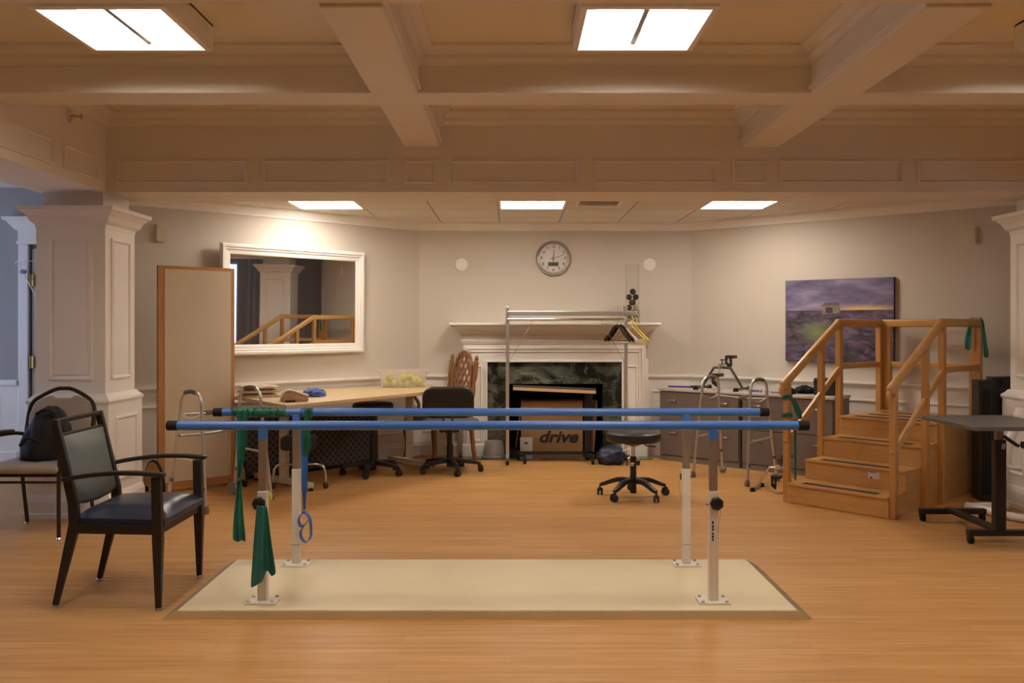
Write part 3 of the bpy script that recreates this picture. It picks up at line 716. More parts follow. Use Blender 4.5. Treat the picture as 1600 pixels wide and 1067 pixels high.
# ------------------------------------------------------------------ clock and round wall plates
ck = thing('wall_clock', 'round silver-rimmed wall clock with small grey display above the mantel', 'clock', (at(864.5, 0, 9.205).x, 9.208, at(0, 403.5, 9.205).z))
MB().lathe([(0.172, 0.0), (0.181, -0.012), (0.180, -0.032), (0.168, -0.042), (0.153, -0.036), (0.150, -0.022), (0.150, 0.0)], 48, axis='y').build('rim', mat('silver_rim', (0.42, 0.40, 0.38), 0.3, metal=0.8), ck, smooth=True)
MB().lathe([(0.152, -0.004), (0.152, -0.016), (0.0001, -0.0165)], 48, axis='y').build('dial', mat('dial_white', (0.66, 0.64, 0.62), 0.6, var=0.01), ck)
for h in range(1, 13):
    a = math.radians(90 - 30 * h); rr = 0.122
    t_ = text_mesh('numeral', str(h), 0.043, ink, ck, bold=0.0004); t_.location = (rr * math.cos(a), -0.0175, rr * math.sin(a)); t_.rotation_euler = (math.pi / 2, 0, 0)
def hand(name, deg, L, back, w):
    a = math.radians(90 - deg); d = Vector((math.cos(a), 0, math.sin(a)))
    MB().bar([-d * back + Vector((0, -0.021, 0)), d * L + Vector((0, -0.021, 0))], [w, w * 0.5], 0.0015, up=(0, 1, 0)).build(name, ink, ck)
hand('hour_hand', 5, 0.088, 0.035, 0.009); hand('minute_hand', 72, 0.115, 0.035, 0.006); hand('second_hand', 335, 0.03, 0.02, 0.002)
MB().box((-0.055, -0.019, -0.083), (0.055, -0.0168, -0.04)).build('display', mat('lcd_grey', (0.13, 0.135, 0.10), 0.4), ck)
for i in range(4): MB().box((-0.042 + i * 0.023, -0.0195, -0.075), (-0.029 + i * 0.023, -0.019, -0.048)).build('display_digit', ink, ck)
for px, w in ((721, 'beside the slanting mirror wall'), (1015, 'beside the tall glass vase')):
    o = MB().lathe([(0.066, 0.0), (0.066, -0.008), (0.058, -0.014), (0.0001, -0.015)], 28, axis='y').build('wall_plate', M_white, smooth=True)
    o.location = (at(px, 0, 9.205).x, 9.2095, at(0, 413.5, 9.205).z); tag(o, 'round white cover plate on the wall ' + w, 'wall plate')
for px, C, U, T, w in ((251, CL, UL, TL, 'mirror'), (1517, CR, UR, TR, 'lavender picture')):
    s_ = on_wall(px, C, U); p = C + U * s_
    z = at(0, 364 if px < 800 else 367, p.y).z
    rt_ = thing('wall_box', 'small cream box on the wall past the ' + w, 'wall box', (0, 0, 0))
    MB().prism(rounded(s_ - 0.042, s_ + 0.042, z - 0.07, z + 0.07, 0.008), 0.001, 0.03, T).build('cover', mat('cream_plastic', (0.60, 0.53, 0.40), 0.5), rt_)
    MB().prism(rounded(s_ - 0.048, s_ + 0.048, z - 0.075, z + 0.075, 0.008), 0.0005, 0.008, T).build('back_plate', M_white, rt_)

# ------------------------------------------------------------------ mirror on the slanting wall
s0, s1 = on_wall(566, CL, UL), on_wall(337, CL, UL)
pm = CL + UL * s0
zt, zb = at(0, 395, pm.y).z, at(0, 550.5, pm.y).z
TM = lambda u, w, d: TL(u, w, d + 0.043 * (u - s0) + 0.013 * (w - zb))      # hung a little out of true
mi = thing('wall_mirror', 'large mirror in a wide white stepped frame on the slanting wall', 'mirror')
MB().ring(s0, s1, zb, zt, [(0, 0.002), (0, 0.03), (0.012, 0.045), (0.03, 0.045), (0.036, 0.034), (0.05, 0.034), (0.056, 0.024), (0.085, 0.02), (0.094, 0.014), (0.096, 0.002)], TM).build('frame', M_white, mi)
mm_ = bpy.data.materials.new('mirror_silver'); mm_.use_nodes = True; b = mm_.node_tree.nodes['Principled BSDF']; b.inputs['Base Color'].default_value = (0.86, 0.88, 0.87, 1); b.inputs['Metallic'].default_value = 1; b.inputs['Roughness'].default_value = 0.015
MB().prism([(s0 + 0.09, zb + 0.09), (s1 - 0.09, zb + 0.09), (s1 - 0.09, zt - 0.09), (s0 + 0.09, zt - 0.09)], 0.004, 0.010, TM).build('mirror_glass', mm_, mi)

# ------------------------------------------------------------------ lavender picture (flat print on canvas)
a0, a1 = on_wall(1230, CR, UR), on_wall(1399, CR, UR)
pp = CR + UR * a0
zt, zb = at(0, 439, pp.y).z, at(0, 563.5, pp.y).z
W_, H_ = a1 - a0, zt - zb
ang = math.atan2(UR.y, UR.x)
pc = thing('canvas_picture', 'canvas print of a lavender field with a stone hut under purple sky', 'picture', (pp.x + NR.x * 0.003, pp.y + NR.y * 0.003, zb), ang)
m = bpy.data.materials.new('lavender_print'); m.use_nodes = True; n, l = nodes_of(m); b = n['Principled BSDF']; b.inputs['Roughness'].default_value = 0.6
tc = n.new('ShaderNodeTexCoord'); sx = n.new('ShaderNodeSeparateXYZ'); l.new(tc.outputs['Object'], sx.inputs[0])
def mth(op, a, c=None):
    q = n.new('ShaderNodeMath'); q.operation = op
    for i, v in enumerate((a, c)):
        if v is None: continue
        if isinstance(v, (int, float)): q.inputs[i].default_value = v
        else: l.new(v, q.inputs[i])
    return q.outputs[0]
def mixc(f, a, c):
    q = n.new('ShaderNodeMix'); q.data_type = 'RGBA'
    if isinstance(f, float): q.inputs[0].default_value = f
    else: l.new(f, q.inputs[0])
    for i, v in ((6, a), (7, c)):
        if isinstance(v, tuple): q.inputs[i].default_value = (*v, 1)
        else: l.new(v, q.inputs[i])
    return q.outputs[2]
U_, V_ = mth('DIVIDE', sx.outputs[0], W_), mth('DIVIDE', sx.outputs[2], H_)
def nz_(scale, st, det=5, dist=0.0, rot=0.0):
    mp = n.new('ShaderNodeMapping'); mp.inputs['Scale'].default_value = st; mp.inputs['Rotation'].default_value = (0, rot, 0); l.new(tc.outputs['Object'], mp.inputs[0])
    q = n.new('ShaderNodeTexNoise'); q.inputs['Scale'].default_value = scale; q.inputs['Detail'].default_value = det; q.inputs['Distortion'].default_value = dist; l.new(mp.outputs[0], q.inputs['Vector']); return q.outputs['Fac']
def ramp(f, *stops):
    r = n.new('ShaderNodeValToRGB'); e = r.color_ramp.elements
    e[0].position, e[0].color = stops[0][0], (*stops[0][1], 1); e[1].position, e[1].color = stops[-1][0], (*stops[-1][1], 1)
    for p, c in stops[1:-1]: q = e.new(p); q.color = (*c, 1)
    l.new(f, r.inputs[0]); return r.outputs[0]
sky = ramp(nz_(3.2, (0.8, 1, 2.6), 5, 0.4, -0.5), (0.30, (0.075, 0.062, 0.12)), (0.52, (0.17, 0.145, 0.27)), (0.72, (0.34, 0.30, 0.46)))
fld = ramp(nz_(9, (1.0, 1, 2.2), 8, 0.6), (0.34, (0.022, 0.022, 0.022)), (0.5, (0.085, 0.055, 0.11)), (0.66, (0.17, 0.12, 0.21)))
fld = mixc(ramp(nz_(5, (1, 1, 1.6), 5), (0.55, (0, 0, 0)), (0.68, (0.55, 0.55, 0.55))), fld, (0.075, 0.095, 0.045))
hz = mth('SUBTRACT', V_, 0.625)
isky = mth('GREATER_THAN', hz, 0.0)
dx = mth('MULTIPLY', mth('SUBTRACT', U_, 0.76), 3.6); dy = mth('MULTIPLY', hz, 22.0)
glow = mth('POWER', 2.718, mth('MULTIPLY', mth('ADD', mth('MULTIPLY', dx, dx), mth('MULTIPLY', dy, dy)), -1.0))
sky = mixc(glow, sky, (0.85, 0.55, 0.22))
tuft = mth('POWER', 2.718, mth('MULTIPLY', mth('ADD', mth('POWER', mth('MULTIPLY', mth('SUBTRACT', U_, 0.31), 8.0), 2.0), mth('POWER', mth('MULTIPLY', mth('SUBTRACT', V_, 0.36), 9.0), 2.0)), -1.0))
fld = mixc(tuft, fld, (0.19, 0.24, 0.10))
l.new(mixc(isky, fld, sky), b.inputs['Base Color'])
MB().box((0, -0.036, 0), (W_, 0, H_)).build('canvas_edge', mat('dark_canvas_edge', (0.03, 0.022, 0.03), 0.7), pc)
MB().box((0.002, -0.0375, 0.002), (W_ - 0.002, -0.036, H_ - 0.002)).build('print', m, pc)
st1, st2, st3 = mat('print_stone', (0.24, 0.19, 0.14), 0.7, var=0.3, scale=40), mat('print_roof', (0.13, 0.11, 0.12), 0.7), mat('print_shadow', (0.06, 0.045, 0.05), 0.7)
PX = lambda u, v: (u * W_, v * H_)
def flat(name, poly, mt, d): MB().prism([PX(*p) for p in poly], 0, 0.0004, lambda u, v, q: (u, -0.0376 - d - q, v)).build(name, mt, pc)
flat('printed_hut_wall', [(0.355, 0.575), (0.525, 0.59), (0.525, 0.685), (0.355, 0.685)], st1, 0.0)
flat('printed_hut_roof', [(0.35, 0.68), (0.53, 0.68), (0.505, 0.72), (0.385, 0.72)], st2, 0.0006)
flat('printed_hut_door', [(0.39, 0.59), (0.455, 0.59), (0.455, 0.66), (0.39, 0.66)], st3, 0.0006)
# ================================================================== PARALLEL BARS
YF, YB, ZBAR = 4.172, 4.820, 0.872
XPL, XPR = -1.176, 0.95
BXL, BXR = -1.63, 1.40
pb = thing('parallel_bars', 'blue parallel walking bars on a low cream platform', 'parallel bars', (0, 0, 0))
PT = 0.042
px0, px1, py0, py1 = -1.532, 1.307, 4.045, 4.925
M_plat = mat('cream_platform', (0.66, 0.56, 0.365), 0.5, var=0.05, scale=2.5)
M_platedge = mat('worn_platform_edge', (0.20, 0.135, 0.07), 0.7, col2=(0.33, 0.235, 0.135), scale=12, bump=0.2, bscale=40)
MB().box((px0, py0, 0.004), (px1, py1, PT)).build('platform_board', M_plat, pb, bevel=0.003)
MB().prism([(px0 - 0.066, 0.0), (px1 + 0.066, 0.0), (px1 + 0.064, 0.004), (px1 + 0.004, PT - 0.003), (px0 - 0.004, PT - 0.003), (px0 - 0.064, 0.004)], py0 - 0.006, py0 - 0.002, lambda u, v, d: (u, d, v)).build('front_edging', M_plat, pb)
for s, x in ((-1, px0), (1, px1)):
    e = 0.066 * s
    MB().prism([(x, 0.0), (x + e, 0.0), (x + e, 0.004), (x, PT - 0.001)], py0 - 0.002, py1, lambda u, v, d: (u, d, v)).build('ramp_edge', M_platedge, pb)
for x in (XPL, XPR):
    for y, sg in ((YF, -1), (YB, 1)):
        bp = MB().box((x - 0.073, y - 0.058, PT), (x + 0.073, y + 0.058, PT + 0.009)).build('base_plate', M_post, pb, bevel=0.002)
        for bx, by in ((-1, -1), (1, -1), (1, 1), (-1, 1)):
            MB().lathe([(0.009, 0), (0.009, 0.004), (0.005, 0.008), (0.0001, 0.0085)], 10, (x + bx * 0.056, y + by * 0.042, PT + 0.009)).build('bolt', M_steel, bp)
        op = MB().box((x - 0.0215, y - 0.0215, PT + 0.009), (x + 0.0215, y + 0.0215, 0.565)).build('outer_post', M_post, pb, bevel=0.003)
        if y == YB: MB().box((x - 0.0222, y - 0.0222, 0.152), (x + 0.0222, y + 0.0222, 0.156)).build('joint_line', M_steel, op)
        MB().box((x - 0.018, y - 0.018, 0.56), (x + 0.018, y + 0.018, ZBAR - 0.04)).build('inner_post', M_steel, pb, bevel=0.002)
        MB().box((x - 0.019, y - 0.019, ZBAR - 0.068), (x + 0.019, y + 0.019, ZBAR - 0.012)).build('bar_socket', M_blue, pb, bevel=0.003)
        kb = MB(); kb.lathe([(0.012, 0.0), (0.012, 0.014), (0.029, 0.016), (0.031, 0.022), (0.030, 0.034), (0.024, 0.038), (0.0001, 0.039)], 42, axis='y', lobes=7, lobe=0.05)
        o = kb.build('clamp_knob', M_black, pb, smooth=True); o.location = (x + (0.006 if x > 0 else -0.006), y + sg * 0.021, 0.512)
        if sg < 0: o.rotation_euler = (0, 0, math.pi)
        if x > 0:
            q = 0.03 if sg < 0 else -0.035
            MB().tube(spline([(x + q, y + sg * 0.028, 0.50), (x + q * 0.9, y + sg * 0.028, 0.45), (x + q * 0.65, y + sg * 0.026, 0.40), (x + q * 0.62, y + sg * 0.026, 0.37)]), 0.0013, 5).build('pin_cord', M_greymetal, pb)
mk = MB()
for i, (z, h, w) in enumerate(((0.418, 0.016, 0.007), (0.400, 0.010, 0.010), (0.386, 0.012, 0.008), (0.366, 0.010, 0.009), (0.352, 0.012, 0.010), (0.338, 0.010, 0.008))):
    mk.box((XPR - 0.006 - w / 2, YF - 0.0223, z - h / 2), (XPR - 0.006 + w / 2, YF - 0.0215, z + h / 2))
mk.build('maker_mark', ink, pb)
MB().box((XPR - 0.036, YF - 0.004, 0.497), (XPR - 0.0215, YF + 0.004, 0.503)).build('spring_pin', M_steel, pb)
for y in (YF, YB):
    br_ = MB().tube([(BXL + 0.05, y, ZBAR), (BXR - 0.05, y, ZBAR)], 0.0215, 24).build('bar', M_blue, pb, smooth=True)
    for x0, x1 in ((BXL, BXL + 0.052), (BXR - 0.052, BXR)):
        e = 0.004
        MB().lathe([(0.0185, 0), (0.0235, e), (0.0235, x1 - x0 - e), (0.0225, x1 - x0)], 24, (x0, y, ZBAR), 'x').build('end_cap', M_rubber, br_, smooth=True)

# ------------------------------------------------------------------ stretch bands
M_green = mat('green_latex', (0.004, 0.115, 0.075), 0.45, var=0.25, scale=14, bump=0.15, bscale=25)
M_teal = mat('teal_latex', (0.004, 0.12, 0.075), 0.45, col2=(0.018, 0.165, 0.18), scale=13, bump=0.15, bscale=25)
M_strap = mat('blue_latex', (0.03, 0.12, 0.42), 0.45, var=0.2, scale=14, bump=0.12, bscale=25)
def strip(rows, name, material, parent, solid=0.0025, sub=1):
    m_ = MB(); k = len(rows[0])
    vs = [p for r in rows for p in r]
    m_.add(vs, [(i * k + j, i * k + j + 1, (i + 1) * k + j + 1, (i + 1) * k + j) for i in range(len(rows) - 1) for j in range(k - 1)])
    return m_.build(name, material, parent, smooth=True, solid=solid, subdiv=sub)
def hanging(pts, name, material, parent, fold=0.012, k=7, seed=1.0, **kw):
    """pts: (x centre, y, z, width); a limp strip with lengthwise folds"""
    rows = []
    for i, (x, y, z, w) in enumerate(pts):
        rows.append([(x + w * (j / (k - 1) - 0.5), y + fold * math.sin(j * 2.4 + seed + i * 0.35) + fold * 0.5 * math.cos(j * 1.1 + i * 0.8), z + 0.006 * math.sin(j * 1.7 + seed)) for j in range(k)])
    return strip(rows, name, material, parent, **kw)
def P3(px, py, Y): q = at(px, py, Y); return (q.x, q.y, q.z)
YBf = YB - 0.044
gb = thing('exercise_band', 'long green stretch band wound along the rear bar with knotted hanging tail', 'exercise band', (0, 0, 0))
def tail(spec, Y): return [(*P3(px, py, Y), w * Y / F) for px, py, w in spec]
hanging(tail(((377, 640, 17), (377, 655, 18), (377, 690, 17), (376, 715, 13), (375, 735, 7), (374.5, 748, 4), (374, 762, 8), (373.5, 785, 12), (373, 815, 17), (374, 835, 20), (374.5, 846, 20)), YBf), 'hanging_tail', M_green, gb, fold=0.010)
MB().ball((0, 0, 0), 0.009, 10, 6, (1, 1, 1.5)).build('knot', M_green, gb, smooth=True).location = P3(374.5, 749, YBf)
# helical wrap
wr = []
x0w, x1w = at(370, 0, YB).x, at(444, 0, YB).x
turns, N_ = 6.5, 130
for i in range(N_ + 1):
    t_ = i / N_; a = 2 * math.pi * turns * t_ + 1.2; x = x0w + (x1w - x0w) * t_
    w = 0.056 + 0.014 * math.sin(i * 0.5)
    wr.append([(x + w * (j / 4 - 0.5), YB + (0.0268 + 0.0018 * math.sin(j * 2 + i * 0.7)) * math.cos(a), ZBAR + (0.0268 + 0.0018 * math.sin(j * 2 + i * 0.7)) * math.sin(a)) for j in range(5)])
strip(wr, 'wrap', M_green, gb, sub=0)
wr = []
x0w, x1w = at(482.5, 0, YB).x, at(487, 0, YB).x
for i in range(41):
    t_ = i / 40; a = 2 * math.pi * 1.6 * t_ + 0.4; x = x0w + (x1w - x0w) * t_; dz = 0.0
    wr.append([(x + 0.022 * (j / 3 - 0.5), YB + 0.0265 * math.cos(a), ZBAR + dz + 0.0265 * math.sin(a)) for j in range(4)])
strip(wr, 'wrap', M_green, gb, sub=0)
hanging(tail(((481, 638, 9), (481, 655, 11), (480, 672, 12), (480, 690, 14), (479, 703, 13), (476, 712, 7)), YBf - 0.034), 'short_tail', M_green, gb, fold=0.007, seed=2.0)

bs_ = thing('exercise_band', 'blue stretch strap hanging from the rear bar, knotted into a loop', 'exercise band', (0, 0, 0))
hanging(tail(((472, 660, 7), (474.5, 680, 10), (475.5, 705, 13), (476, 740, 11), (475.8, 765, 8), (475.5, 785, 4), (475.5, 797, 3)), YBf), 'strap', M_strap, bs_, fold=0.006)
wr = []
for i in range(25):
    a = 2 * math.pi * i / 24; wr.append([(at(474.3, 0, YB).x + 0.021 * (j / 3 - 0.5), YB + 0.0262 * math.cos(a), ZBAR + 0.0262 * math.sin(a)) for j in range(4)])
strip(wr, 'wrap', M_strap, bs_, sub=0)
MB().ball((0, 0, 0), 0.010, 10, 6, (1.3, 1, 1)).build('knot', M_strap, bs_, smooth=True).location = P3(475, 800, YBf)
lp = [P3(x, y, YBf + d) for x, y, d in ((475, 800, 0), (469, 806, -.004), (467, 814, .0), (470, 822, .004), (474, 822, -.008), (470, 830, 0), (471, 840, .003), (478, 847, 0), (485, 840, .004), (486, 825, 0), (484, 810, -.003), (478, 801, 0))]
MB().bar(spline(lp + [lp[0]], 5), 0.004, 0.020, up=(0.3, 0.9, 0.2)).build('loop', M_strap, bs_, smooth=True, bevel=0.0)
MB().bar(spline([P3(470, 822, YBf - .012), P3(477, 819, YBf - .014), P3(482, 812, YBf - .01)], 4), 0.004, 0.014, up=(0.2, 0.9, 0.3)).build('loop_tail', M_strap, bs_, smooth=True)

tb_ = thing('exercise_band', 'teal green stretch band draped from the front clamp knob', 'exercise band', (0, 0, 0))
YFf = YF - 0.080
rows = []
for i, (xl, xr, yl, yr) in enumerate(((401, 417, 790, 790), (400, 419, 800, 802), (398, 421, 822, 822), (396, 424, 845, 845), (394.5, 427, 870, 866), (393, 430, 892, 884), (392, 431, 906, 892), (391.5, 431, 920, 897))):
    r = []
    for j in range(11):
        t_ = j / 10; px = xl + (xr - xl) * t_; py = yl + (yr - yl) * t_
        if i >= 5 and 0.55 < t_ < 0.72: py -= (i - 4) * 4.5
        q = at(px, py, YFf + 0.016 * math.sin(t_ * 9 + 0.3 * i) * (0.4 + i / 8)); r.append(tuple(q))
    rows.append(r)
strip(rows, 'draped_cloth', M_teal, tb_)
kn = MB().tube(arc((XPL - 0.006, YF - 0.0285, 0.512), 0.0185, 0, 2 * math.pi * 0.97, 16, 'xz'), 0.0045, 8).build('tied_loop', M_teal, tb_, smooth=True)
# tennis ball jammed behind the post
M_felt = mat('tennis_felt', (0.62, 0.66, 0.13), 0.95, var=0.08, scale=60, bump=0.3, bscale=200)
tbm = MB().ball((0, 0, 0), 0.0325, 20, 12)
o = tbm.build('tennis_ball', M_felt, smooth=True); o.location = (XPL - 0.004, YF + 0.055, 0.525); tag(o, 'yellow tennis ball wedged behind the front bar post', 'ball')

# ================================================================== WOODEN TRAINING STAIRS
sA = fl(1230, 785); sB = fl(1388, 811)
u_ = (sB - sA); SW = u_.length; srot = math.atan2(u_.y, u_.x)
ST = thing('training_stairs', 'maple wood training stairs with handrails and dark tread strips', 'stairs', (sA.x, sA.y, 0), srot)
RS, TD, SD = 0.152, 0.268, 1.60
M_grip = mat('grip_strip', (0.05, 0.042, 0.038), 0.9, var=0.2, scale=60)
fronts = [0, TD, 2 * TD, 3 * TD]
for i in range(4):
    y0 = fronts[i]; y1 = fronts[i + 1] if i < 3 else SD; z = RS * (i + 1)
    MB().box((0.0, y0 - 0.012, z - 0.018), (SW, y1 + (0.0 if i == 3 else -0.0), z)).build('tread', M_maple, ST, bevel=0.003)
    rs = MB().box((0.018, y0, z - RS + (0.0 if i else 0.004)), (SW - 0.018, y0 + 0.018, z - 0.018)).build('riser', M_maple, ST)
    gl = 0.16 if i < 3 else 0.16
    MB().box((0.10, y0 + 0.03, z), (SW - 0.10, y0 + 0.105, z + 0.002)).build('grip_strip', M_grip, ST)
    if i == 3:
        for k in (0.28, 0.52): MB().box((0.10, y0 + k, z), (SW - 0.10, y0 + k + 0.06, z + 0.002)).build('grip_strip', M_grip, ST)
    if i == 1:
        lb = MB().prism(rounded(0.505, 0.59, z - 0.085, z - 0.03, 0.01), 0.0, 0.0015, lambda u, v, d: (u, y0 - d, v)).build('white_label', mat('label_paper', (0.62, 0.58, 0.57), 0.7), ST)
        MB().box((0.515, y0 - 0.0025, z - 0.04), (0.572, y0 - 0.0015, z - 0.034)).build('label_line', ink, lb)
        MB().box((0.520, y0 - 0.0025, z - 0.084), (0.536, y0 - 0.0015, z - 0.072)).build('label_mark', ink, lb)
prof = [(0.0, 0.0), (SD, 0.0), (SD, 4 * RS - 0.018)]
for i in (3, 2, 1, 0): prof += [(fronts[i], RS * (i + 1) - 0.018), (fronts[i], RS * i - (0.018 if i else 0))]
prof = prof[:-1]
for x in (0.0, SW - 0.018):
    MB().prism(prof, x, x + 0.018, lambda u, v, d: (d, u, v)).build('side_panel', M_mapley, ST)
MB().box((0.018, SD - 0.018, 0), (SW - 0.018, SD, 4 * RS - 0.018)).build('back_panel', M_maple, ST)
ZR, ZM_ = 1.40, 1.01
for sx, x, inw in ((0, -0.022, 1), (1, SW + 0.022, -1)):
    PS = 0.048
    for y, z0, z1 in ((0.035, 0.0, 0.905), (0.548, 0.0, 1.20), (0.842, 0.0, 1.36), (SD - 0.05, 0.0, 1.36)):
        w = PS
        MB().box((x - w / 2, y - w / 2, z0), (x + w / 2, y + w / 2, z1)).build('post', M_maplez, ST, bevel=0.006)
    MB().bar([(x, -0.035, 0.885), (x, 0.835, 1.372), ], 0.048, 0.066, up=(0, 0, 1)).build('handrail', M_mapley, ST, bevel=0.018, seg=4, smooth=True)
    MB().bar([(x, 0.80, 1.368), (x, SD - 0.02, 1.368)], 0.048, 0.066).build('handrail', M_mapley, ST, bevel=0.016, seg=4, smooth=True)
    MB().bar(spline([(x, -0.005, 0.895), (x, -0.045, 0.865), (x, -0.03, 0.82)], 4), 0.034, 0.026, up=(1, 0, 0)).build('rail_hook', M_mapley, ST, bevel=0.006, smooth=True)
    MB().bar([(x, 0.01, 0.445), (x, 0.842, 0.445 + 0.842 * 0.56 / 0.86 )], 0.026, 0.052).build('mid_rail', M_mapley, ST, bevel=0.006)
    MB().bar([(x, 0.842, ZM_), (x, SD - 0.05, ZM_)], 0.026, 0.046).build('mid_rail', M_mapley, ST, bevel=0.005)
yb_ = SD + 0.0
for x in (0.03, SW - 0.03):
    MB().box((x - 0.035, yb_ - 0.025, 0.0 if False else 4 * RS), (x + 0.035, yb_ + 0.025, 1.345)).build('post', M_maplez, ST, bevel=0.006)
MB().bar([(-0.022, yb_, 1.368), (SW + 0.022, yb_, 1.368)], 0.048, 0.066).build('handrail', M_maple, ST, bevel=0.012, seg=3, smooth=True)
MB().bar([(0.0, yb_, ZM_), (SW, yb_, ZM_)], 0.026, 0.046).build('mid_rail', M_maple, ST, bevel=0.005)
def on_stairs(u, v, z=0.0):
    c, s = math.cos(srot), math.sin(srot)
    return Vector((sA.x + c * u - s * v, sA.y + s * u + c * v, z))
# bands tied to the stairs
def tied(name, label, p, zs, seed, tails, rot):
    root = thing(name, label, 'exercise band', (p.x, p.y, 0), rot)
    for z in zs:
        MB().bar([(0.039 * math.cos(a) , 0.039 * math.sin(a), z + 0.006 * math.sin(3 * a)) for a in [2 * math.pi * k / 16 for k in range(16)]], 0.004, 0.030, closed=True).build('tied_loop', M_green, root, smooth=True)
    for k, spec in enumerate(tails):
        hanging(spec, 'hanging_tail', M_green, root, fold=0.006, seed=seed + k, k=5)
    return root
pL = on_stairs(-0.022, 0.035)
tied('exercise_band', 'green band tied round the lowest stair post beside the grey cabinets', pL, (0.80, 0.665), 1.0,
     [[(0.018, -0.034, 0.80, 0.02), (0.04, -0.036, 0.77, 0.035), (0.062, -0.034, 0.72, 0.042), (0.082, -0.03, 0.665, 0.045), (0.09, -0.03, 0.635, 0.03)], [(0.052, -0.034, 0.64, 0.016), (0.053, -0.034, 0.45, 0.018), (0.053, -0.034, 0.30, 0.016), (0.054, -0.034, 0.172, 0.018)]], 0)
pR = on_stairs(SW + 0.022, SD - 0.05)
gt = thing('exercise_band', 'green band looped over the top rail end of the wooden stairs', 'exercise band', (pR.x, pR.y, 0), srot)
hanging([(-0.045, -0.045, 1.392, 0.022), (-0.050, -0.045, 1.35, 0.03), (-0.060, -0.045, 1.28, 0.05), (-0.068, -0.045, 1.20, 0.062), (-0.064, -0.045, 1.15, 0.05)], 'hanging_tail', M_teal, gt, fold=0.008, k=5)
hanging([(0.044, -0.045, 1.392, 0.02), (0.048, -0.045, 1.36, 0.026), (0.056, -0.045, 1.26, 0.03), (0.066, -0.045, 1.16, 0.036), (0.078, -0.045, 1.09, 0.04)], 'hanging_tail', M_green, gt, fold=0.008, k=5, seed=2.0)
strip([[(x, y, z) for y in (-0.062, -0.045, -0.028)] for x, z in ((-0.043, 1.375), (-0.038, 1.404), (-0.022, 1.411), (0.0, 1.4125), (0.022, 1.411), (0.038, 1.404), (0.043, 1.375))], 'over_rail', M_green, gt, sub=0)

# ================================================================== ARMCHAIR (black, navy seat)
ac = thing('armchair', 'black metal armchair with navy vinyl seat and grey-green back pad', 'chair', (-1.918, 4.435, 0), 0.0)
M_navyv = mat('navy_vinyl', (0.018, 0.027, 0.060), 0.33, var=0.12, bump=0.06, bscale=90)
M_greyv = mat('grey_green_vinyl', (0.105, 0.128, 0.132), 0.42, var=0.10, scale=3, bump=0.06, bscale=90)
for s in (-1, 1):
    yf, yr = s * 0.272, s * 0.225
    MB().bar([(0.252, yf, 0.012), (0.250, yf, 0.33), (0.243, yf, 0.63)], [0.022, 0.040, 0.036], [0.026, 0.046, 0.044], up=(1, 0, 0)).build('front_leg', M_blackmetal, ac, bevel=0.004)
    MB().bar([(-0.258, yr, 0.012), (-0.165, yr, 0.40), (-0.172, yr, 0.50), (-0.262, yr, 0.895)], [0.022, 0.032, 0.030, 0.026], [0.026, 0.050, 0.046, 0.034], up=(1, 0, 0)).build('back_leg', M_blackmetal, ac, bevel=0.004)
    ar = [(-0.205, s * 0.252, 0.615), (-0.12, s * 0.268, 0.632), (0.02, s * 0.278, 0.648), (0.16, s * 0.282, 0.650), (0.285, s * 0.282, 0.641)]
    MB().bar(spline(ar, 4), 0.044, 0.020).build('armrest', M_blackmetal, ac, bevel=0.006, smooth=True)
    for x, y in ((0.252, yf), (-0.258, yr)):
        MB().lathe([(0.016, 0.0), (0.017, 0.010), (0.013, 0.016)], 12, (x, y, 0)).build('glide', M_chrome, ac, smooth=True)
    MB().bar([(-0.165, s * 0.228, 0.378), (0.25, s * 0.262, 0.378)], 0.024, 0.042).build('seat_rail', M_blackmetal, ac)
MB().bar([(0.246, -0.262, 0.378), (0.246, 0.262, 0.378)], 0.024, 0.042).build('seat_rail', M_blackmetal, ac)
MB().bar([(-0.16, -0.225, 0.378), (-0.16, 0.225, 0.378)], 0.024, 0.042).build('seat_rail', M_blackmetal, ac)
# seat pad with a crown
rows = []
NX, NY = 12, 12
sp_ = MB(); vs = []
for i in range(NX + 1):
    for j in range(NY + 1):
        tx_, ty_ = i / NX, j / NY; x = -0.17 + 0.445 * tx_; hwid = 0.215 + 0.045 * tx_; y = (ty_ * 2 - 1) * hwid
        e = min(tx_, 1 - tx_, ty_, 1 - ty_); z = 0.425 + 0.045 * min(1, e * 6) ** 0.5 + 0.016 * math.sin(math.pi * tx_) * math.sin(math.pi * ty_)
        vs.append((x, y, z))
k = NY + 1
fs = [(i * k + j, (i + 1) * k + j, (i + 1) * k + j + 1, i * k + j + 1) for i in range(NX) for j in range(NY)]
base_i = len(vs); rim = [i * k for i in range(NX + 1)] + [NX * k + j for j in range(1, NY + 1)] + [i * k + NY for i in range(NX - 1, -1, -1)] + [j for j in range(NY - 1, 0, -1)]
vs += [(vs[i][0], vs[i][1], 0.398) for i in rim]; nr = len(rim)
fs += [(rim[a], rim[(a + 1) % nr], base_i + (a + 1) % nr, base_i + a) for a in range(nr)] + [tuple(base_i + a for a in range(nr))]
sp_.add(vs, fs); sp_.build('seat', M_navyv, ac, smooth=True)
def backpt(y, z, d=0.0):
    t_ = (z - 0.50) / 0.395; return (-0.172 - 0.090 * t_ + d, y, z)
MB().bar([backpt(-0.225, 0.886), backpt(0.225, 0.886)], 0.026, 0.022).build('top_rail', M_blackmetal, ac, bevel=0.004)
MB().bar([backpt(-0.225, 0.815), backpt(0.225, 0.815)], 0.022, 0.020).build('back_rail', M_blackmetal, ac, bevel=0.003)
MB().bar([backpt(-0.225, 0.505), backpt(-0.12, 0.488), backpt(0, 0.482), backpt(0.12, 0.488), backpt(0.225, 0.505)], 0.022, 0.020).build('back_rail', M_blackmetal, ac, bevel=0.003)
pad = MB(); vs = []
N1, N2 = 8, 10
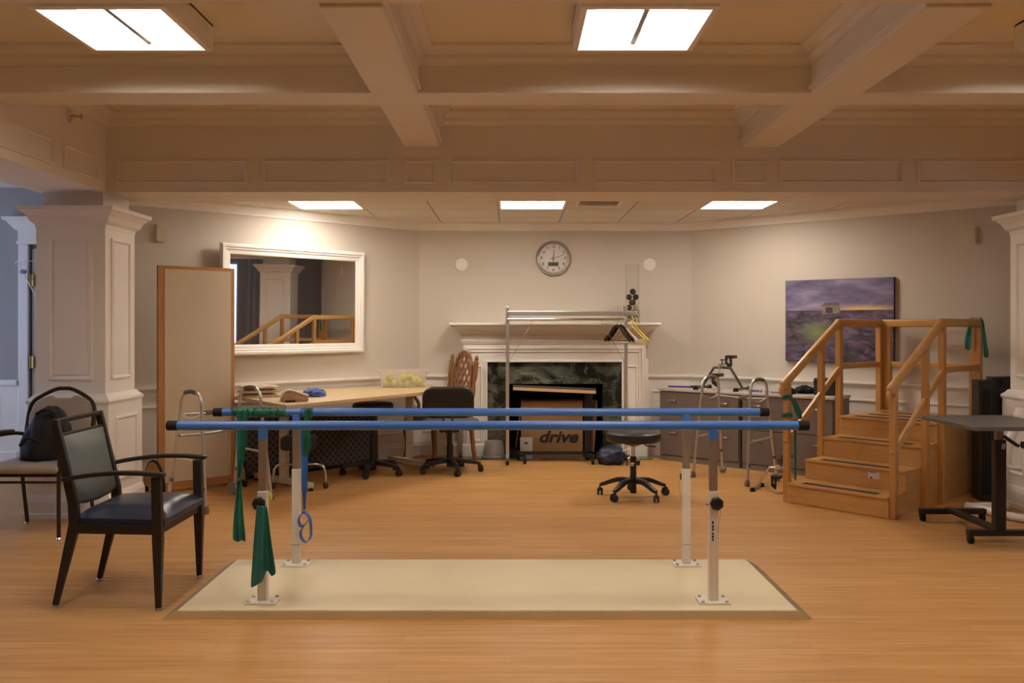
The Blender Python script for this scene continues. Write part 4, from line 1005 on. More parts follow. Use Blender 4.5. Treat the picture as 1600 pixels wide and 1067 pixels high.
for side, sg in ((0, 1), (1, -1)):
    for i in range(N1 + 1):
        for j in range(N2 + 1):
            ty_, tz_ = i / N1, j / N2; e = min(ty_, 1 - ty_, tz_, 1 - tz_)
            dd = sg * (0.008 + 0.020 * min(1, e * 5) ** 0.6)
            vs.append(backpt((ty_ * 2 - 1) * 0.208, 0.503 + 0.312 * tz_ - 0.016 * math.sin(math.pi * ty_) * (1 - tz_), dd + 0.004))
k = N2 + 1; o2 = (N1 + 1) * k
fs = [(i * k + j, (i + 1) * k + j, (i + 1) * k + j + 1, i * k + j + 1) for i in range(N1) for j in range(N2)]
fs += [tuple(o2 + q for q in reversed(f)) for f in fs]
rim = [i * k for i in range(N1 + 1)] + [N1 * k + j for j in range(1, N2 + 1)] + [i * k + N2 for i in range(N1 - 1, -1, -1)] + [j for j in range(N2 - 1, 0, -1)]
nr = len(rim); fs += [(rim[a], rim[(a + 1) % nr], o2 + rim[(a + 1) % nr], o2 + rim[a]) for a in range(nr)]
pad.add(vs, fs); pad.build('back_pad', M_greyv, ac, smooth=True)

# ================================================================== BANQUET ARMCHAIR with bag
M_bronze = mat('bronze_metal', (0.040, 0.026, 0.018), 0.4, metal=0.4, var=0.1)
M_beigev = mat('beige_vinyl', (0.36, 0.30, 0.25), 0.5, var=0.06, bump=0.1, bscale=90)
bc = thing('banquet_chair', 'bronze tubular armchair with beige cushion beside the white column', 'chair', (-3.06, 5.74, 0), 0.0)
for s in (-1, 1):
    x = s * 0.225
    MB().tube(spline([(x, -0.215, 0.0), (x, -0.215, 0.40), (x + s * 0.01, -0.205, 0.60), (x + s * 0.01, -0.15, 0.640), (x + s * 0.01, 0.10, 0.635), (x, 0.235, 0.61)], 6), 0.0125, 10).build('arm_frame', M_bronze, bc, smooth=True)
    MB().tube([(x, 0.25, 0.0), (x, 0.17, 0.42)], 0.0125, 10).build('back_leg', M_bronze, bc, smooth=True)
    MB().bar(spline([(x + s * 0.01, -0.17, 0.655), (x + s * 0.01, -0.05, 0.660), (x + s * 0.01, 0.08, 0.652)], 4), 0.045, 0.022).build('arm_pad', mat('brown_arm_pad', (0.09, 0.045, 0.025), 0.5), bc, bevel=0.008, smooth=True)
    MB().tube([(x, -0.20, 0.405), (x, 0.20, 0.405)], 0.011, 8).build('seat_tube', M_bronze, bc, smooth=True)
    for y in (-0.215, 0.25): MB().lathe([(0.016, 0), (0.016, 0.012), (0.0125, 0.02)], 10, (x, y, 0)).build('glide', M_chrome, bc)
for y in (-0.20, 0.18): MB().tube([(-0.225, y, 0.405), (0.225, y, 0.405)], 0.011, 8).build('seat_tube', M_bronze, bc, smooth=True)
MB().tube([(-0.225, -0.19, 0.36), (0.225, -0.19, 0.36)], 0.008, 8).build('stretcher', M_bronze, bc)
hoop = [(-0.222, 0.18, 0.41), (-0.224, 0.215, 0.55), (-0.224, 0.26, 0.74), (-0.205, 0.275, 0.82), (-0.15, 0.287, 0.865), (-0.06, 0.297, 0.91), (0.0, 0.299, 0.917), (0.06, 0.297, 0.91), (0.15, 0.287, 0.865), (0.205, 0.275, 0.82), (0.224, 0.26, 0.74), (0.224, 0.215, 0.55), (0.222, 0.18, 0.41)]
MB().tube(spline(hoop, 5), 0.0135, 10).build('back_hoop', M_bronze, bc, smooth=True)
bpoly = [(-0.208, 0.52), (0.208, 0.52), (0.21, 0.74), (0.19, 0.81), (0.14, 0.85), (0.085, 0.872), (0.055, 0.852), (-0.055, 0.852), (-0.085, 0.872), (-0.14, 0.85), (-0.19, 0.81), (-0.21, 0.74)]
MB().prism(bpoly, -0.022, 0.022, lambda u, v, d: (u, 0.255 + (v - 0.72) * 0.22 + d, v)).build('back_pad', M_beigev, bc, bevel=0.012, seg=3, smooth=True)
MB().box((-0.235, -0.235, 0.415), (0.235, 0.20, 0.475)).build('seat', M_beigev, bc, bevel=0.028, seg=4, smooth=True)
bk = thing('backpack', 'black cloth bag slumped on the beige banquet chair', 'bag', (-3.055, 5.75, 0.478), 0.0)
M_bag = mat('black_cloth', (0.007, 0.007, 0.008), 0.75, var=0.2, bump=0.3, bscale=25)
bo = lump('bag_body', M_bag, (0.145, 0.13, 0.20), 7.3, amp=0.18, freq=1.7, parent=bk)
for v in bo.data.vertices:
    t_ = v.co.z / 0.36; v.co.x = v.co.x * (1.18 - 0.42 * t_) + 0.05 * t_; v.co.y = v.co.y * (1.1 - 0.35 * t_) + 0.04 * t_
MB().tube(spline([(0.0, -0.08, 0.30), (0.07, -0.09, 0.33), (0.11, -0.05, 0.29), (0.12, -0.08, 0.18)]), 0.011, 8).build('strap', M_bag, bk, smooth=True)
MB().tube(spline([(-0.09, -0.105, 0.10), (-0.03, -0.125, 0.15), (0.04, -0.12, 0.13)]), 0.010, 8).build('strap', M_bag, bk, smooth=True)
MB().tube(spline([(-0.03, 0.06, 0.28), (0.02, 0.03, 0.315), (0.07, 0.05, 0.29)]), 0.009, 8).build('strap', M_bag, bk, smooth=True)

# coat hanger on the passage door casing
hgp = at(31, 412, 8.33)
wh = thing('wire_hanger', 'white wire hanger with blue-grey clip hooked by the passage door', 'hanger', (hgp.x, 8.335, hgp.z), 0.1)
MB().tube([(-0.02 + 0.022 * math.cos(a), 0, 0.0 + 0.022 * math.sin(a)) for a in [math.radians(k) for k in range(200, -70, -25)]] + [Vector((0.01, 0, -0.05))], 0.005, 6).build('hook', M_white, wh, smooth=True)
MB().tube([(0.01, 0, -0.05), (0.17, 0, -0.36), (0.175, 0, -0.38)], 0.005, 6).build('wire_arm', M_white, wh)
MB().tube([(-0.02, 0, 0.022), (0.22, 0, 0.03)], 0.003, 6).build('crossbar', M_white, wh)
MB().ball((0.03, -0.005, -0.075), 0.03, 12, 8, (1.2, 0.4, 0.7)).build('clip', mat('blue_grey_plastic', (0.20, 0.29, 0.36), 0.5), wh, smooth=True)
# ================================================================== STANDING BOARD
bA = fl(246, 768, 0.02); bB = fl(365, 753, 0.02)
bu = bB - bA; bW = bu.length; brot = math.atan2(bu.y, bu.x)
sb = thing('standing_board', 'tall cream board in an orange wood frame standing near the column', 'board', (bA.x, bA.y, 0), brot)
BH = 1.83
M_boardface = mat('cream_board', (0.63, 0.53, 0.385), 0.28, var=0.04, scale=2)
fw = 0.055
MB().box((0, -0.02, 0.02), (fw, 0.02, BH)).build('frame_stile', M_frame, sb, bevel=0.003)
MB().box((bW - 0.04, -0.02, 0.02), (bW, 0.02, BH)).build('frame_stile', M_frame, sb, bevel=0.003)
M_frameh = wood('board_frame_wood_across', (0.42, 0.19, 0.055), (0.52, 0.26, 0.085), 'x', 0.45)
MB().box((fw, -0.02, BH - 0.04), (bW - 0.04, 0.02, BH)).build('frame_rail', M_frameh, sb, bevel=0.003)
MB().box((fw, -0.02, 0.02), (bW - 0.04, 0.02, 0.10)).build('frame_rail', M_frameh, sb, bevel=0.003)
MB().box((fw - 0.006, -0.024, 0.085), (bW - 0.034, 0.0, BH - 0.028)).build('panel', M_boardface, sb, bevel=0.002)
for x in (0.02, bW - 0.02):
    # rounded wooden foot with dark rim, square to the board
    poly = [(-0.20, 0.05), (0.20, 0.05)] + [(0.20 * math.cos(a), 0.05 + 0.21 * math.sin(a)) for a in [math.pi * k / 14 for k in range(1, 14)]]
    xs = (x - 0.055, x - 0.035) if x < 0.1 else (x + 0.03, x + 0.05)
    ft = MB().prism(poly, xs[0], xs[1], lambda u, v, d: (d, u, v)).build('foot', M_frame, sb)
    MB().tube([((xs[0] + xs[1]) / 2, 0.205 * math.cos(a), 0.05 + 0.215 * math.sin(a)) for a in [math.pi * k / 16 for k in range(17)]], 0.011, 8).build('rim', M_rubber, ft, smooth=True)
    for y in (-0.17, 0.17): caster(sb, (xs[0] + xs[1]) / 2, y, 0.024)

# ================================================================== WALKERS
M_grip2 = mat('grey_grip', (0.13, 0.12, 0.11), 0.6, var=0.1)
def walker(label, loc, rz, width, wheels, hgt=0.87):
    """x: across, +y: front of the walker"""
    root = thing('walking_frame', label, 'walker', loc, rz, 'folding walking frames')
    hw2 = width / 2
    for s in (-1, 1):
        x = s * hw2; xf = s * (hw2 + 0.03)
        path = [(xf, -0.20, 0.02)] + spline([(x, -0.118, hgt - 0.14), (x, -0.112, hgt - 0.065), (x, -0.07, hgt - 0.012), (x, 0.0, hgt), (x, 0.07, hgt - 0.012), (x, 0.112, hgt - 0.065), (x, 0.118, hgt - 0.14)], 5) + [(xf, 0.21, 0.05)]
        MB().tube(path, 0.0127, 10).build('side_frame', M_alu, root, smooth=True)
        MB().tube(spline([(x, -0.062, hgt - 0.010), (x, 0.0, hgt), (x, 0.062, hgt - 0.010)], 4), 0.0165, 10).build('hand_grip', M_grip2, root, smooth=True)
        MB().tube(spline([(x, -0.12, hgt - 0.165), (x, 0.0, hgt - 0.20), (x, 0.12, hgt - 0.165)], 5), 0.0105, 8).build('side_brace', M_alu, root, smooth=True)
        MB().tube([(xf - s * 0.012, -0.150, 0.36), (xf - s * 0.012, 0.155, 0.38)], 0.0095, 8).build('side_brace', M_alu, root, smooth=True)
        for y, z in ((-0.178, 0.17), (0.178, 0.21)): MB().tube([(xf - s * 0.004, y + (0.005 if y > 0 else 0.003), z - 0.012), (xf - s * 0.005, y, z + 0.012)], 0.016, 10).build('leg_collar', M_grip2, root)
        MB().lathe([(0.021, 0.0), (0.023, 0.02), (0.018, 0.05), (0.014, 0.055)], 12, (xf, -0.203, 0)).build('rubber_tip', M_grip2, root, smooth=True)
        if wheels == 'wheel':
            w = MB().lathe([(0.02, -0.012), (0.05, -0.010), (0.05, 0.010), (0.02, 0.012)], 20, (xf - s * 0.025, 0.215, 0.05), 'x').build('wheel', M_greymetal, root, smooth=True)
        else:
            MB().ball((xf, 0.215, 0.034), 0.034, 14, 10).build('glide_ball', mat('grey_felt', (0.25, 0.24, 0.23), 0.9), root, smooth=True)
    for z in (hgt - 0.175, hgt - 0.33):
        MB().tube([(-hw2, 0.125, z), (-0.02, 0.14, z - 0.012), (0.02, 0.14, z - 0.012), (hw2, 0.125, z)], 0.010, 8).build('cross_bar', M_greymetal, root, smooth=True)
    MB().box((-0.035, 0.125, hgt - 0.20), (0.035, 0.16, hgt - 0.165)).build('fold_button', M_grip2, root, bevel=0.005)
    return root
wl1, wl2 = at(298, 611, 6.45), at(391, 604.5, 6.93)
dv = wl2 - wl1; dv.z = 0
c_ = (wl1 + wl2) / 2
walker('aluminium walking frame standing in front of the tall cream board', (c_.x, c_.y, 0), math.atan2(dv.y, dv.x), dv.length, 'wheel', 0.865)
wr1, wr2 = at(1110, 590, 7.95), at(1185.5, 593, 7.55)
dv = wr2 - wr1; dv.z = 0
c_ = (wr1 + wr2) / 2
walker('aluminium walking frame standing in front of the grey cabinets', (c_.x, c_.y, 0), math.atan2(dv.y, dv.x), dv.length, 'ball', 0.89)

# ================================================================== LONG TABLE
ZT = 0.75
lt = thing('work_table', 'long maple-topped table with putty metal legs along the mirror wall', 'table', (0, 0, 0))
tp = [(-1.69, 6.62), (-0.80, 7.95), (-0.80, 8.98), (-1.02, 9.05), (-2.50, 7.68)]
MB().prism(tp, ZT - 0.03, ZT).build('table_top', M_laminate, lt, bevel=0.004)
def tleg(p, a, b):
    MB().box((p[0] - 0.035, p[1] - 0.035, 0.06), (p[0] + 0.035, p[1] + 0.035, ZT - 0.03)).build('leg', M_putty, lt, bevel=0.004)
    MB().bar([(*a, 0.045), (*b, 0.045)], 0.06, 0.045).build('foot', M_putty, lt, bevel=0.006)
    for q in (a, b): MB().lathe([(0.02, 0.0), (0.02, 0.012), (0.008, 0.014), (0.008, 0.025)], 10, (*q, 0)).build('glide', M_rubber, lt)
f1, f2 = fl(401, 750), fl(486, 767)
lpos = fl(444, 758)
tleg((lpos.x, lpos.y), (f1.x, f1.y), (f2.x, f2.y))
f1, f2 = fl(609, 722), fl(661, 731)
lpos = fl(640, 724)
tleg((lpos.x, lpos.y), (f1.x, f1.y), (f2.x, f2.y))
# patterned folded mat under the table
m = bpy.data.materials.new('dotted_fabric'); m.use_nodes = True; n, l = nodes_of(m); b = n['Principled BSDF']; b.inputs['Roughness'].default_value = 0.85
tc = n.new('ShaderNodeTexCoord'); mp = n.new('ShaderNodeMapping'); mp.inputs['Scale'].default_value = (1, 0.001, 1); mp.inputs['Rotation'].default_value = (0, math.radians(45), 0); l.new(tc.outputs['Object'], mp.inputs[0])
ch = n.new('ShaderNodeTexVoronoi'); ch.inputs['Scale'].default_value = 22; ch.inputs['Randomness'].default_value = 0.0; l.new(mp.outputs[0], ch.inputs['Vector'])
r = n.new('ShaderNodeValToRGB'); r.color_ramp.elements[0].position = 0.28; r.color_ramp.elements[0].color = (0.028, 0.023, 0.02, 1); r.color_ramp.elements[1].position = 0.36; r.color_ramp.elements[1].color = (0.12, 0.10, 0.085, 1)
l.new(ch.outputs['Distance'], r.inputs[0]); l.new(r.outputs[0], b.inputs['Base Color'])
fa, fb_ = Vector((-2.325, 7.735)), Vector((-1.30, 8.67))
fd = fb_ - fa
pmx = MB().box((0, 0, 0), (fd.length, 0.09, 0.54)).build('padded_panel', m, bevel=0.03, seg=4, smooth=True)
pmx.location = (fa.x, fa.y, 0.07); pmx.rotation_euler = (math.radians(-7), 0, math.atan2(fd.y, fd.x))
mt_ = thing('folding_mat', 'dark dotted fabric mat leaning upright under the long table', 'mat', (fa.x, fa.y, 0.0), math.atan2(fd.y, fd.x))
pmx.parent = mt_; pmx.location = (0, 0, 0.018); pmx.rotation_euler = (math.radians(-2), 0, 0)
MB().box((0.01, 0.0, 0.0), (fd.length - 0.01, 0.09, 0.02)).build('base_rail', M_rubber, mt_)

# towels, foam pillow, blue gloves, bin
M_towel = mat('tan_terry', (0.50, 0.375, 0.27), 0.95, var=0.1, scale=30, bump=0.4, bscale=150)
tcol = [mat('tan_terry_a', (0.56, 0.44, 0.33), 0.95, var=0.1, scale=30, bump=0.4, bscale=150), M_towel, mat('tan_terry_c', (0.60, 0.50, 0.40), 0.95, var=0.1, scale=30, bump=0.4, bscale=150)]
tpos = at(403, 618, 7.42)
for i in range(3):
    tv = MB(); NXT = 12
    w, d, h = 0.33 - 0.02 * i, 0.20, 0.028
    top, bot = [], []
    vs = []; 
    for a in range(NXT + 1):
        for c in range(7):
            tx_, ty_ = a / NXT, c / 6; e = min(tx_, 1 - tx_, ty_, 1 - ty_)
            zz = h * (0.55 + 0.45 * min(1, e * 7)) + 0.006 * noise.noise(Vector((tx_ * 4, ty_ * 3, i * 3.1)))
            vs.append(((tx_ - 0.5) * w + 0.008 * math.sin(c * 2 + i), (ty_ - 0.5) * d + 0.006 * math.sin(a + i), zz))
    kk = 7; nn = len(vs)
    fs = [(a * kk + c, (a + 1) * kk + c, (a + 1) * kk + c + 1, a * kk + c + 1) for a in range(NXT) for c in range(6)]
    vs += [(v[0], v[1], v[2] - h * 0.9 if 0.1 < 1 else 0) for v in vs]; vs = [(v[0], v[1], max(v[2], 0.0)) for v in vs]
    fs += [tuple(nn + q for q in reversed(f)) for f in fs]
    rim = [a * kk for a in range(NXT + 1)] + [NXT * kk + c for c in range(1, 7)] + [a * kk + 6 for a in range(NXT - 1, -1, -1)] + [c for c in range(5, 0, -1)]
    fs += [(rim[q], rim[(q + 1) % len(rim)], nn + rim[(q + 1) % len(rim)], nn + rim[q]) for q in range(len(rim))]
    tv.add(vs, fs); o = tv.build('folded_towel', tcol[i], smooth=True)
    o.location = (tpos.x + 0.008 * i, tpos.y, ZT + 0.0005 + 0.036 * i); o.rotation_euler = (0, 0, 0.35 + 0.1 * i)
    tag(o, ['bottom tan towel in the folded stack on the long table', 'middle tan towel in the folded stack on the long table', 'topmost tan towel in the folded stack on the long table'][i], 'towel', 'folded towels on the long table')
ppos = at(460, 620, 7.0)
fp_ = thing('foam_wedge', 'tan contoured foam cushion lying on the long table', 'cushion', (ppos.x, ppos.y, ZT), 0.3)
poly = [(-0.105, 0.0), (0.10, 0.0), (0.105, 0.035), (0.06, 0.045), (0.01, 0.065), (-0.03, 0.078), (-0.07, 0.07), (-0.10, 0.035)]
MB().prism(poly, -0.09, 0.09, lambda u, v, d: (u, d, v)).build('foam', mat('tan_foam', (0.48, 0.30, 0.19), 0.8), fp_, bevel=0.008, seg=3, smooth=True)
MB().bar(spline([(-0.108, 0, 0.03), (-0.07, 0, 0.078), (-0.03, 0, 0.085), (0.02, 0, 0.068), (0.07, 0, 0.05), (0.108, 0, 0.04)], 4), 0.184, 0.012).build('top_cover', tcol[2], fp_, smooth=True)
MB().box((-0.075, -0.125, 0.0), (0.0, -0.10, 0.012)).build('dark_strap', M_rubber, fp_)
gpos = at(491, 612.5, 7.45)
gl_ = lump('blue_cloth', mat('blue_cotton', (0.035, 0.07, 0.32), 0.8, col2=(0.16, 0.27, 0.62), scale=16, bump=0.3, bscale=40), (0.085, 0.07, 0.038), 9.1, amp=0.5, freq=2.6)
gl_.location = (gpos.x, gpos.y, ZT); tag(gl_, 'crumpled blue cloth on the long table', 'cloth')
# translucent bin of tennis balls
mp_ = bpy.data.materials.new('clear_plastic'); mp_.use_nodes = True; n, l = nodes_of(mp_); b = n['Principled BSDF']; b.inputs['Base Color'].default_value = (0.80, 0.72, 0.64, 1); b.inputs['Roughness'].default_value = 0.3
tr_ = n.new('ShaderNodeBsdfTransparent'); mxs = n.new('ShaderNodeMixShader'); mxs.inputs[0].default_value = 0.30
l.new(tr_.outputs[0], mxs.inputs[1]); l.new(b.outputs[0], mxs.inputs[2]); l.new(mxs.outputs[0], n['Material Output'].inputs[0])
binp = at(629, 604, 8.55)
bi = thing('storage_bin', 'clear plastic storage bin holding tennis balls on the long table', 'bin', (binp.x, 8.62, ZT + 0.001), 0.12)
bw, bd, bh = 0.225, 0.125, 0.165
pv = []
for (w, d, z) in ((bw - 0.02, bd - 0.02, 0.0), (bw + 0.005, bd + 0.005, bh)): pv.append((w, d, z))
def shell(z0, w0, d0, z1, w1, d1, t_):
    mm2 = MB(); vs = []
    for (w, d, z) in ((w0, d0, z0), (w1, d1, z1), (w1 - t_, d1 - t_, z1), (w0 - t_, d0 - t_, z0 + t_)): vs += [(-w, -d, z), (w, -d, z), (w, d, z), (-w, d, z)]
    fs = [(3, 2, 1, 0), (12, 13, 14, 15)]
    for q in range(3):
        for c in range(4): fs.append((q * 4 + c, q * 4 + (c + 1) % 4, q * 4 + 4 + (c + 1) % 4, q * 4 + 4 + c))
    mm2.add(vs, fs); return mm2
shell(0, bw - 0.02, bd - 0.02, bh, bw + 0.005, bd + 0.005, 0.003).build('tub', mp_, bi, bevel=0.0)
MB().ring(-bw - 0.015, bw + 0.015, -bd - 0.015, bd + 0.015, [(0, bh), (0, bh - 0.012), (0.003, bh - 0.012), (0.003, bh - 0.003), (0.012, bh - 0.003), (0.012, bh)], lambda u, w, d: (u, w, d)).build('rim', mp_, bi)
MB().box((0.08, -bd - 0.006, 0.085), (0.16, -bd - 0.003, 0.115)).build('paper_tag', mat('yellowed_paper', (0.7, 0.62, 0.35), 0.8), bi)
random.seed(5)
bn = 0
for lay in range(2):
    for iy in range(3):
        for ix in range(6):
            if lay == 1 and (iy * 6 + ix) % 3 == 1 or (lay == 1 and ix > 3): continue
            x = -0.163 + ix * 0.0655 + (0.03 if lay else 0); y = -0.067 + iy * 0.067; z = 0.037 + lay * 0.058
            c, s = math.cos(0.12), math.sin(0.12)
            o = bpy.data.objects.new('tennis_ball', tbm_mesh) if False else bpy.data.objects['tennis_ball'].copy()
            COL.objects.link(o); o.location = (binp.x + c * x - s * y, 8.62 + s * x + c * y, ZT + 0.001 + z)
            tag(o, 'yellow tennis ball inside the clear storage bin', 'ball', 'tennis balls in the bin'); bn += 1

# ================================================================== ROLLING CHAIRS AND STOOLS
def star_base(root, r, mt, n=5, a0=0.3, hub=0.085, arch=0.0, cas=True, tip=0.075):
    for k in range(n):
        a = a0 + 2 * math.pi * k / n; d = Vector((math.cos(a), math.sin(a), 0))
        pts = [d * 0.02 + Vector((0, 0, hub + 0.01)), d * r * 0.45 + Vector((0, 0, hub + arch)), d * r * 0.85 + Vector((0, 0, tip + 0.006)), d * r + Vector((0, 0, tip - 0.008))]
        MB().bar(spline(pts, 3), [0.055 - 0.025 * i / 9 for i in range(10)], [0.042 - 0.018 * i / 9 for i in range(10)]).build('base_leg', mt, root, bevel=0.006, smooth=True)
        if cas:
            c = MB()
            for sgn in (-1, 1): c.lathe([(0.008, -0.009), (0.026, -0.008), (0.028, 0), (0.026, 0.008), (0.008, 0.009)], 14, (0, sgn * 0.014, 0), 'y')
            o = c.build('caster', M_black, root, smooth=True); o.location = (d.x * r, d.y * r, 0.028); o.rotation_euler = (0, 0, a * 1.7)
            h = MB(); h.tube([(0, 0, 0.0), (0, 0, 0.045)], 0.008, 8); h.box((-0.028, -0.006, 0.004), (0.02, 0.006, 0.036)); h.build('caster_housing', M_black, o)
def disc_seat(root, r, z0, z1, mt, name='seat'):
    t_ = (z1 - z0)
    return MB().lathe([(r * 0.55, z0), (r * 0.94, z0 + 0.004), (r * 0.99, z0 + t_ * 0.28), (r, z0 + t_ * 0.55), (r * 0.97, z0 + t_ * 0.85), (r * 0.88, z1), (r * 0.4, z1 + 0.004), (0.0001, z1 + 0.005)], 40).build(name, mt, root, smooth=True)
# round stool in the open floor
q = fl(989.5, 776)
sr = thing('rolling_stool', 'round black vinyl stool on a five-star caster base in open floor', 'stool', (q.x, q.y, 0))
disc_seat(sr, 0.218, 0.435, 0.515, M_blackv)
MB().lathe([(0.032, 0.40), (0.10, 0.425), (0.10, 0.437)], 16).build('seat_plate', M_black, sr)
MB().tube([(0, 0, 0.30), (0, 0, 0.42)], 0.014, 12).build('gas_piston', M_chrome, sr, smooth=True)
sl = MB().lathe([(0.025, 0.03), (0.025, 0.315), (0.02, 0.32)], 18).build('column_sleeve', M_black, sr, smooth=True)
for z, w in ((0.267, 0.018), (0.252, 0.013)): MB().box((-0.024, -0.0262, z - 0.004), (-0.024 + w + 0.01, -0.0235, z + 0.004)).build('white_mark', M_white, sl)
MB().tube(spline([(0.07, -0.02, 0.43), (0.10, -0.03, 0.405), (0.17, -0.04, 0.40)], 4), 0.005, 8).build('height_lever', M_black, sr, smooth=True)
star_base(sr, 0.272, M_black, 5, math.radians(-58), hub=0.115, arch=0.015, tip=0.085)
# task chair seen from behind
q = fl(703, 737)
tk = thing('task_chair', 'black office chair with wide low backrest, facing the fireplace', 'chair', (q.x, q.y, 0), 0)
MB().prism(rounded(-0.232, 0.232, 0.515, 0.80, 0.095, 7), -0.03, 0.03, lambda u, v, d: (u, -0.20 - 0.06 * (v - 0.5) - 0.10 * (u * u) * -1 * -1 + d, v)).build('backrest', M_blackv, tk, bevel=0.024, seg=4, smooth=True)
MB().prism(rounded(-0.262, 0.262, -0.22, 0.26, 0.10, 6), 0.415, 0.475, None).build('seat', mat('charcoal_fabric', (0.085, 0.078, 0.078), 0.85, var=0.1), tk, bevel=0.022, seg=3, smooth=True)
for x in (-0.04, 0.04): MB().bar(spline([(x, -0.10, 0.40), (x, -0.21, 0.41), (x, -0.245, 0.47), (x, -0.235, 0.60)], 4), 0.018, 0.012, up=(0, 1, 0)).build('back_support', M_black, tk, smooth=True)
MB().box((-0.09, -0.12, 0.375), (0.09, 0.12, 0.415)).build('mechanism', M_black, tk, bevel=0.01)
MB().lathe([(0.030, 0.05), (0.030, 0.25), (0.022, 0.255), (0.022, 0.38)], 18).build('gas_column', M_black, tk, smooth=True)
MB().tube([(0.08, 0.0, 0.395), (0.20, -0.03, 0.385)], 0.006, 8).build('height_lever', M_black, tk)
star_base(tk, 0.285, M_black, 5, math.radians(-72), hub=0.10, arch=0.0, tip=0.08)
# stool pushed under the table
q = fl(583, 741)
su = thing('rolling_stool', 'tall round black stool pushed half under the long table', 'stool', (q.x, q.y, 0))
disc_seat(su, 0.185, 0.585, 0.65, M_blackv)
MB().lathe([(0.030, 0.04), (0.030, 0.34), (0.018, 0.345), (0.018, 0.585)], 16).build('gas_column', M_black, su, smooth=True)
star_base(su, 0.27, M_black, 5, math.radians(-95), hub=0.10, tip=0.08)
# chrome stool under the table
q = fl(468, 764)
sc_ = thing('rolling_stool', 'low stool with bent chrome legs and black seat under the long table', 'stool', (q.x, q.y, 0))
MB().prism(rounded(-0.14, 0.13, -0.13, 0.13, 0.06, 5), 0.33, 0.44, None).build('seat', M_blackv, sc_, bevel=0.025, seg=3, smooth=True)
for k in range(4):
    a = math.radians(3 + 90 * k); d = Vector((math.cos(a), math.sin(a), 0))
    MB().tube(spline([d * 0.02 + Vector((0, 0, 0.205)), d * 0.14 + Vector((0, 0, 0.205)), d * 0.195 + Vector((0, 0, 0.18)), d * 0.212 + Vector((0, 0, 0.12)), d * 0.214 + Vector((0, 0, 0.05))], 5), 0.0105, 10).build('base_leg', M_chrome, sc_, smooth=True)
    c = MB(); c.ball((0, 0, 0), 0.029, 14, 8, (0.75, 1, 1)); o = c.build('caster', M_black, sc_, smooth=True); o.location = (d.x * 0.214, d.y * 0.214, 0.029)
MB().lathe([(0.03, 0.19), (0.03, 0.225), (0.018, 0.23), (0.018, 0.335)], 14).build('pedestal', M_chrome, sc_, smooth=True)

# ================================================================== CARVED CHAIR
cc = thing('carved_chair', 'carved oak armchair with pierced lattice back at the table end', 'chair', (-0.70, 8.78, 0), math.radians(-52))
# local: faces -y; back at +y
def turned(path, rs, name, par, seg=10): return MB().tube(path, rs, seg).build(name, M_oak, par, smooth=True)
for s in (-1, 1):
    x = s * 0.215
    zz = [0.45, 0.52, 0.56, 0.60, 0.66, 0.72, 0.78, 0.80, 0.84, 0.99, 1.0, 1.02, 1.04, 1.055]
    rr = [0.018, 0.016, 0.024, 0.015, 0.022, 0.024, 0.014, 0.020, 0.026, 0.026, 0.016, 0.022, 0.018, 0.004]
    turned([(x, 0.20 + 0.13 * (z - 0.45), z) for z in zz], rr, 'back_post', cc)
    MB().bar(spline([(x, 0.20, 0.46), (x, 0.215, 0.30), (x, 0.235, 0.12), (x, 0.26, 0.0)], 4), 0.036, 0.036, up=(0, 1, 0)).build('back_leg', M_oak, cc, bevel=0.008, smooth=True)
    MB().bar(spline([(s * 0.245, -0.23, 0.44), (s * 0.262, -0.262, 0.34), (s * 0.25, -0.245, 0.16), (s * 0.262, -0.265, 0.0)], 4), [0.05 - 0.018 * i / 12 for i in range(13)], [0.05 - 0.018 * i / 12 for i in range(13)], up=(0, 1, 0)).build('front_leg', M_oak, cc, bevel=0.008, smooth=True)
    MB().bar(spline([(x, 0.23, 0.66), (s * 0.245, 0.05, 0.655), (s * 0.265, -0.12, 0.665), (s * 0.26, -0.20, 0.645)], 4), 0.038, 0.026).build('armrest', M_oak, cc, bevel=0.008, smooth=True)
    MB().bar(spline([(s * 0.26, -0.17, 0.645), (s * 0.25, -0.11, 0.56), (s * 0.245, -0.14, 0.43)], 4), 0.028, 0.028, up=(0, 1, 0)).build('arm_support', M_oak, cc, bevel=0.006, smooth=True)
def bk_(u, v, d): return (u, 0.20 + 0.13 * (v - 0.45) + d, v)
MB().bar([bk_(-0.19, 0.55, 0), bk_(0.19, 0.55, 0)], 0.03, 0.05).build('back_rail', M_oak, cc)
arch = [(-0.165, 0.575), (-0.165, 0.86), (-0.15, 0.93), (-0.13, 0.955), (-0.115, 1.0), (-0.07, 1.06), (0.0, 1.085), (0.07, 1.06), (0.115, 1.0), (0.13, 0.955), (0.15, 0.93), (0.165, 0.86), (0.165, 0.575)]
MB().bar([bk_(u, v, 0) for u, v in arch], 0.032, 0.036, up=(0, 1, 0)).build('arched_frame', M_oak, cc, bevel=0.006)
def inside(u, v):
    if v < 0.575 or v > 1.06: return False
    hwid = 0.155 if v < 0.9 else 0.155 - (v - 0.9) * 0.62
    return abs(u) < hwid
for sgn in (-1, 1):
    for k in range(-5, 10):
        pts = []
        for j in range(60):
            v = 0.56 + j * 0.0088; u = sgn * (v - 0.56 - 0.26) * 0.62 + (k - 2) * 0.078
            if inside(u, v): pts.append((u, v))
        if len(pts) > 4: MB().bar([bk_(*pts[0], 0), bk_(*pts[-1], 0)], 0.016, 0.012, up=(0, 1, 0)).build('lattice_slat', M_oak, cc)
for a, c in ((0.19, 1), (-0.19, 1)):
    MB().bar([bk_(a, 0.90, 0), bk_(a * 1.12, 0.90, 0)], 0.02, 0.14, up=(0, 0, 1)).build('ear', M_oak, cc)
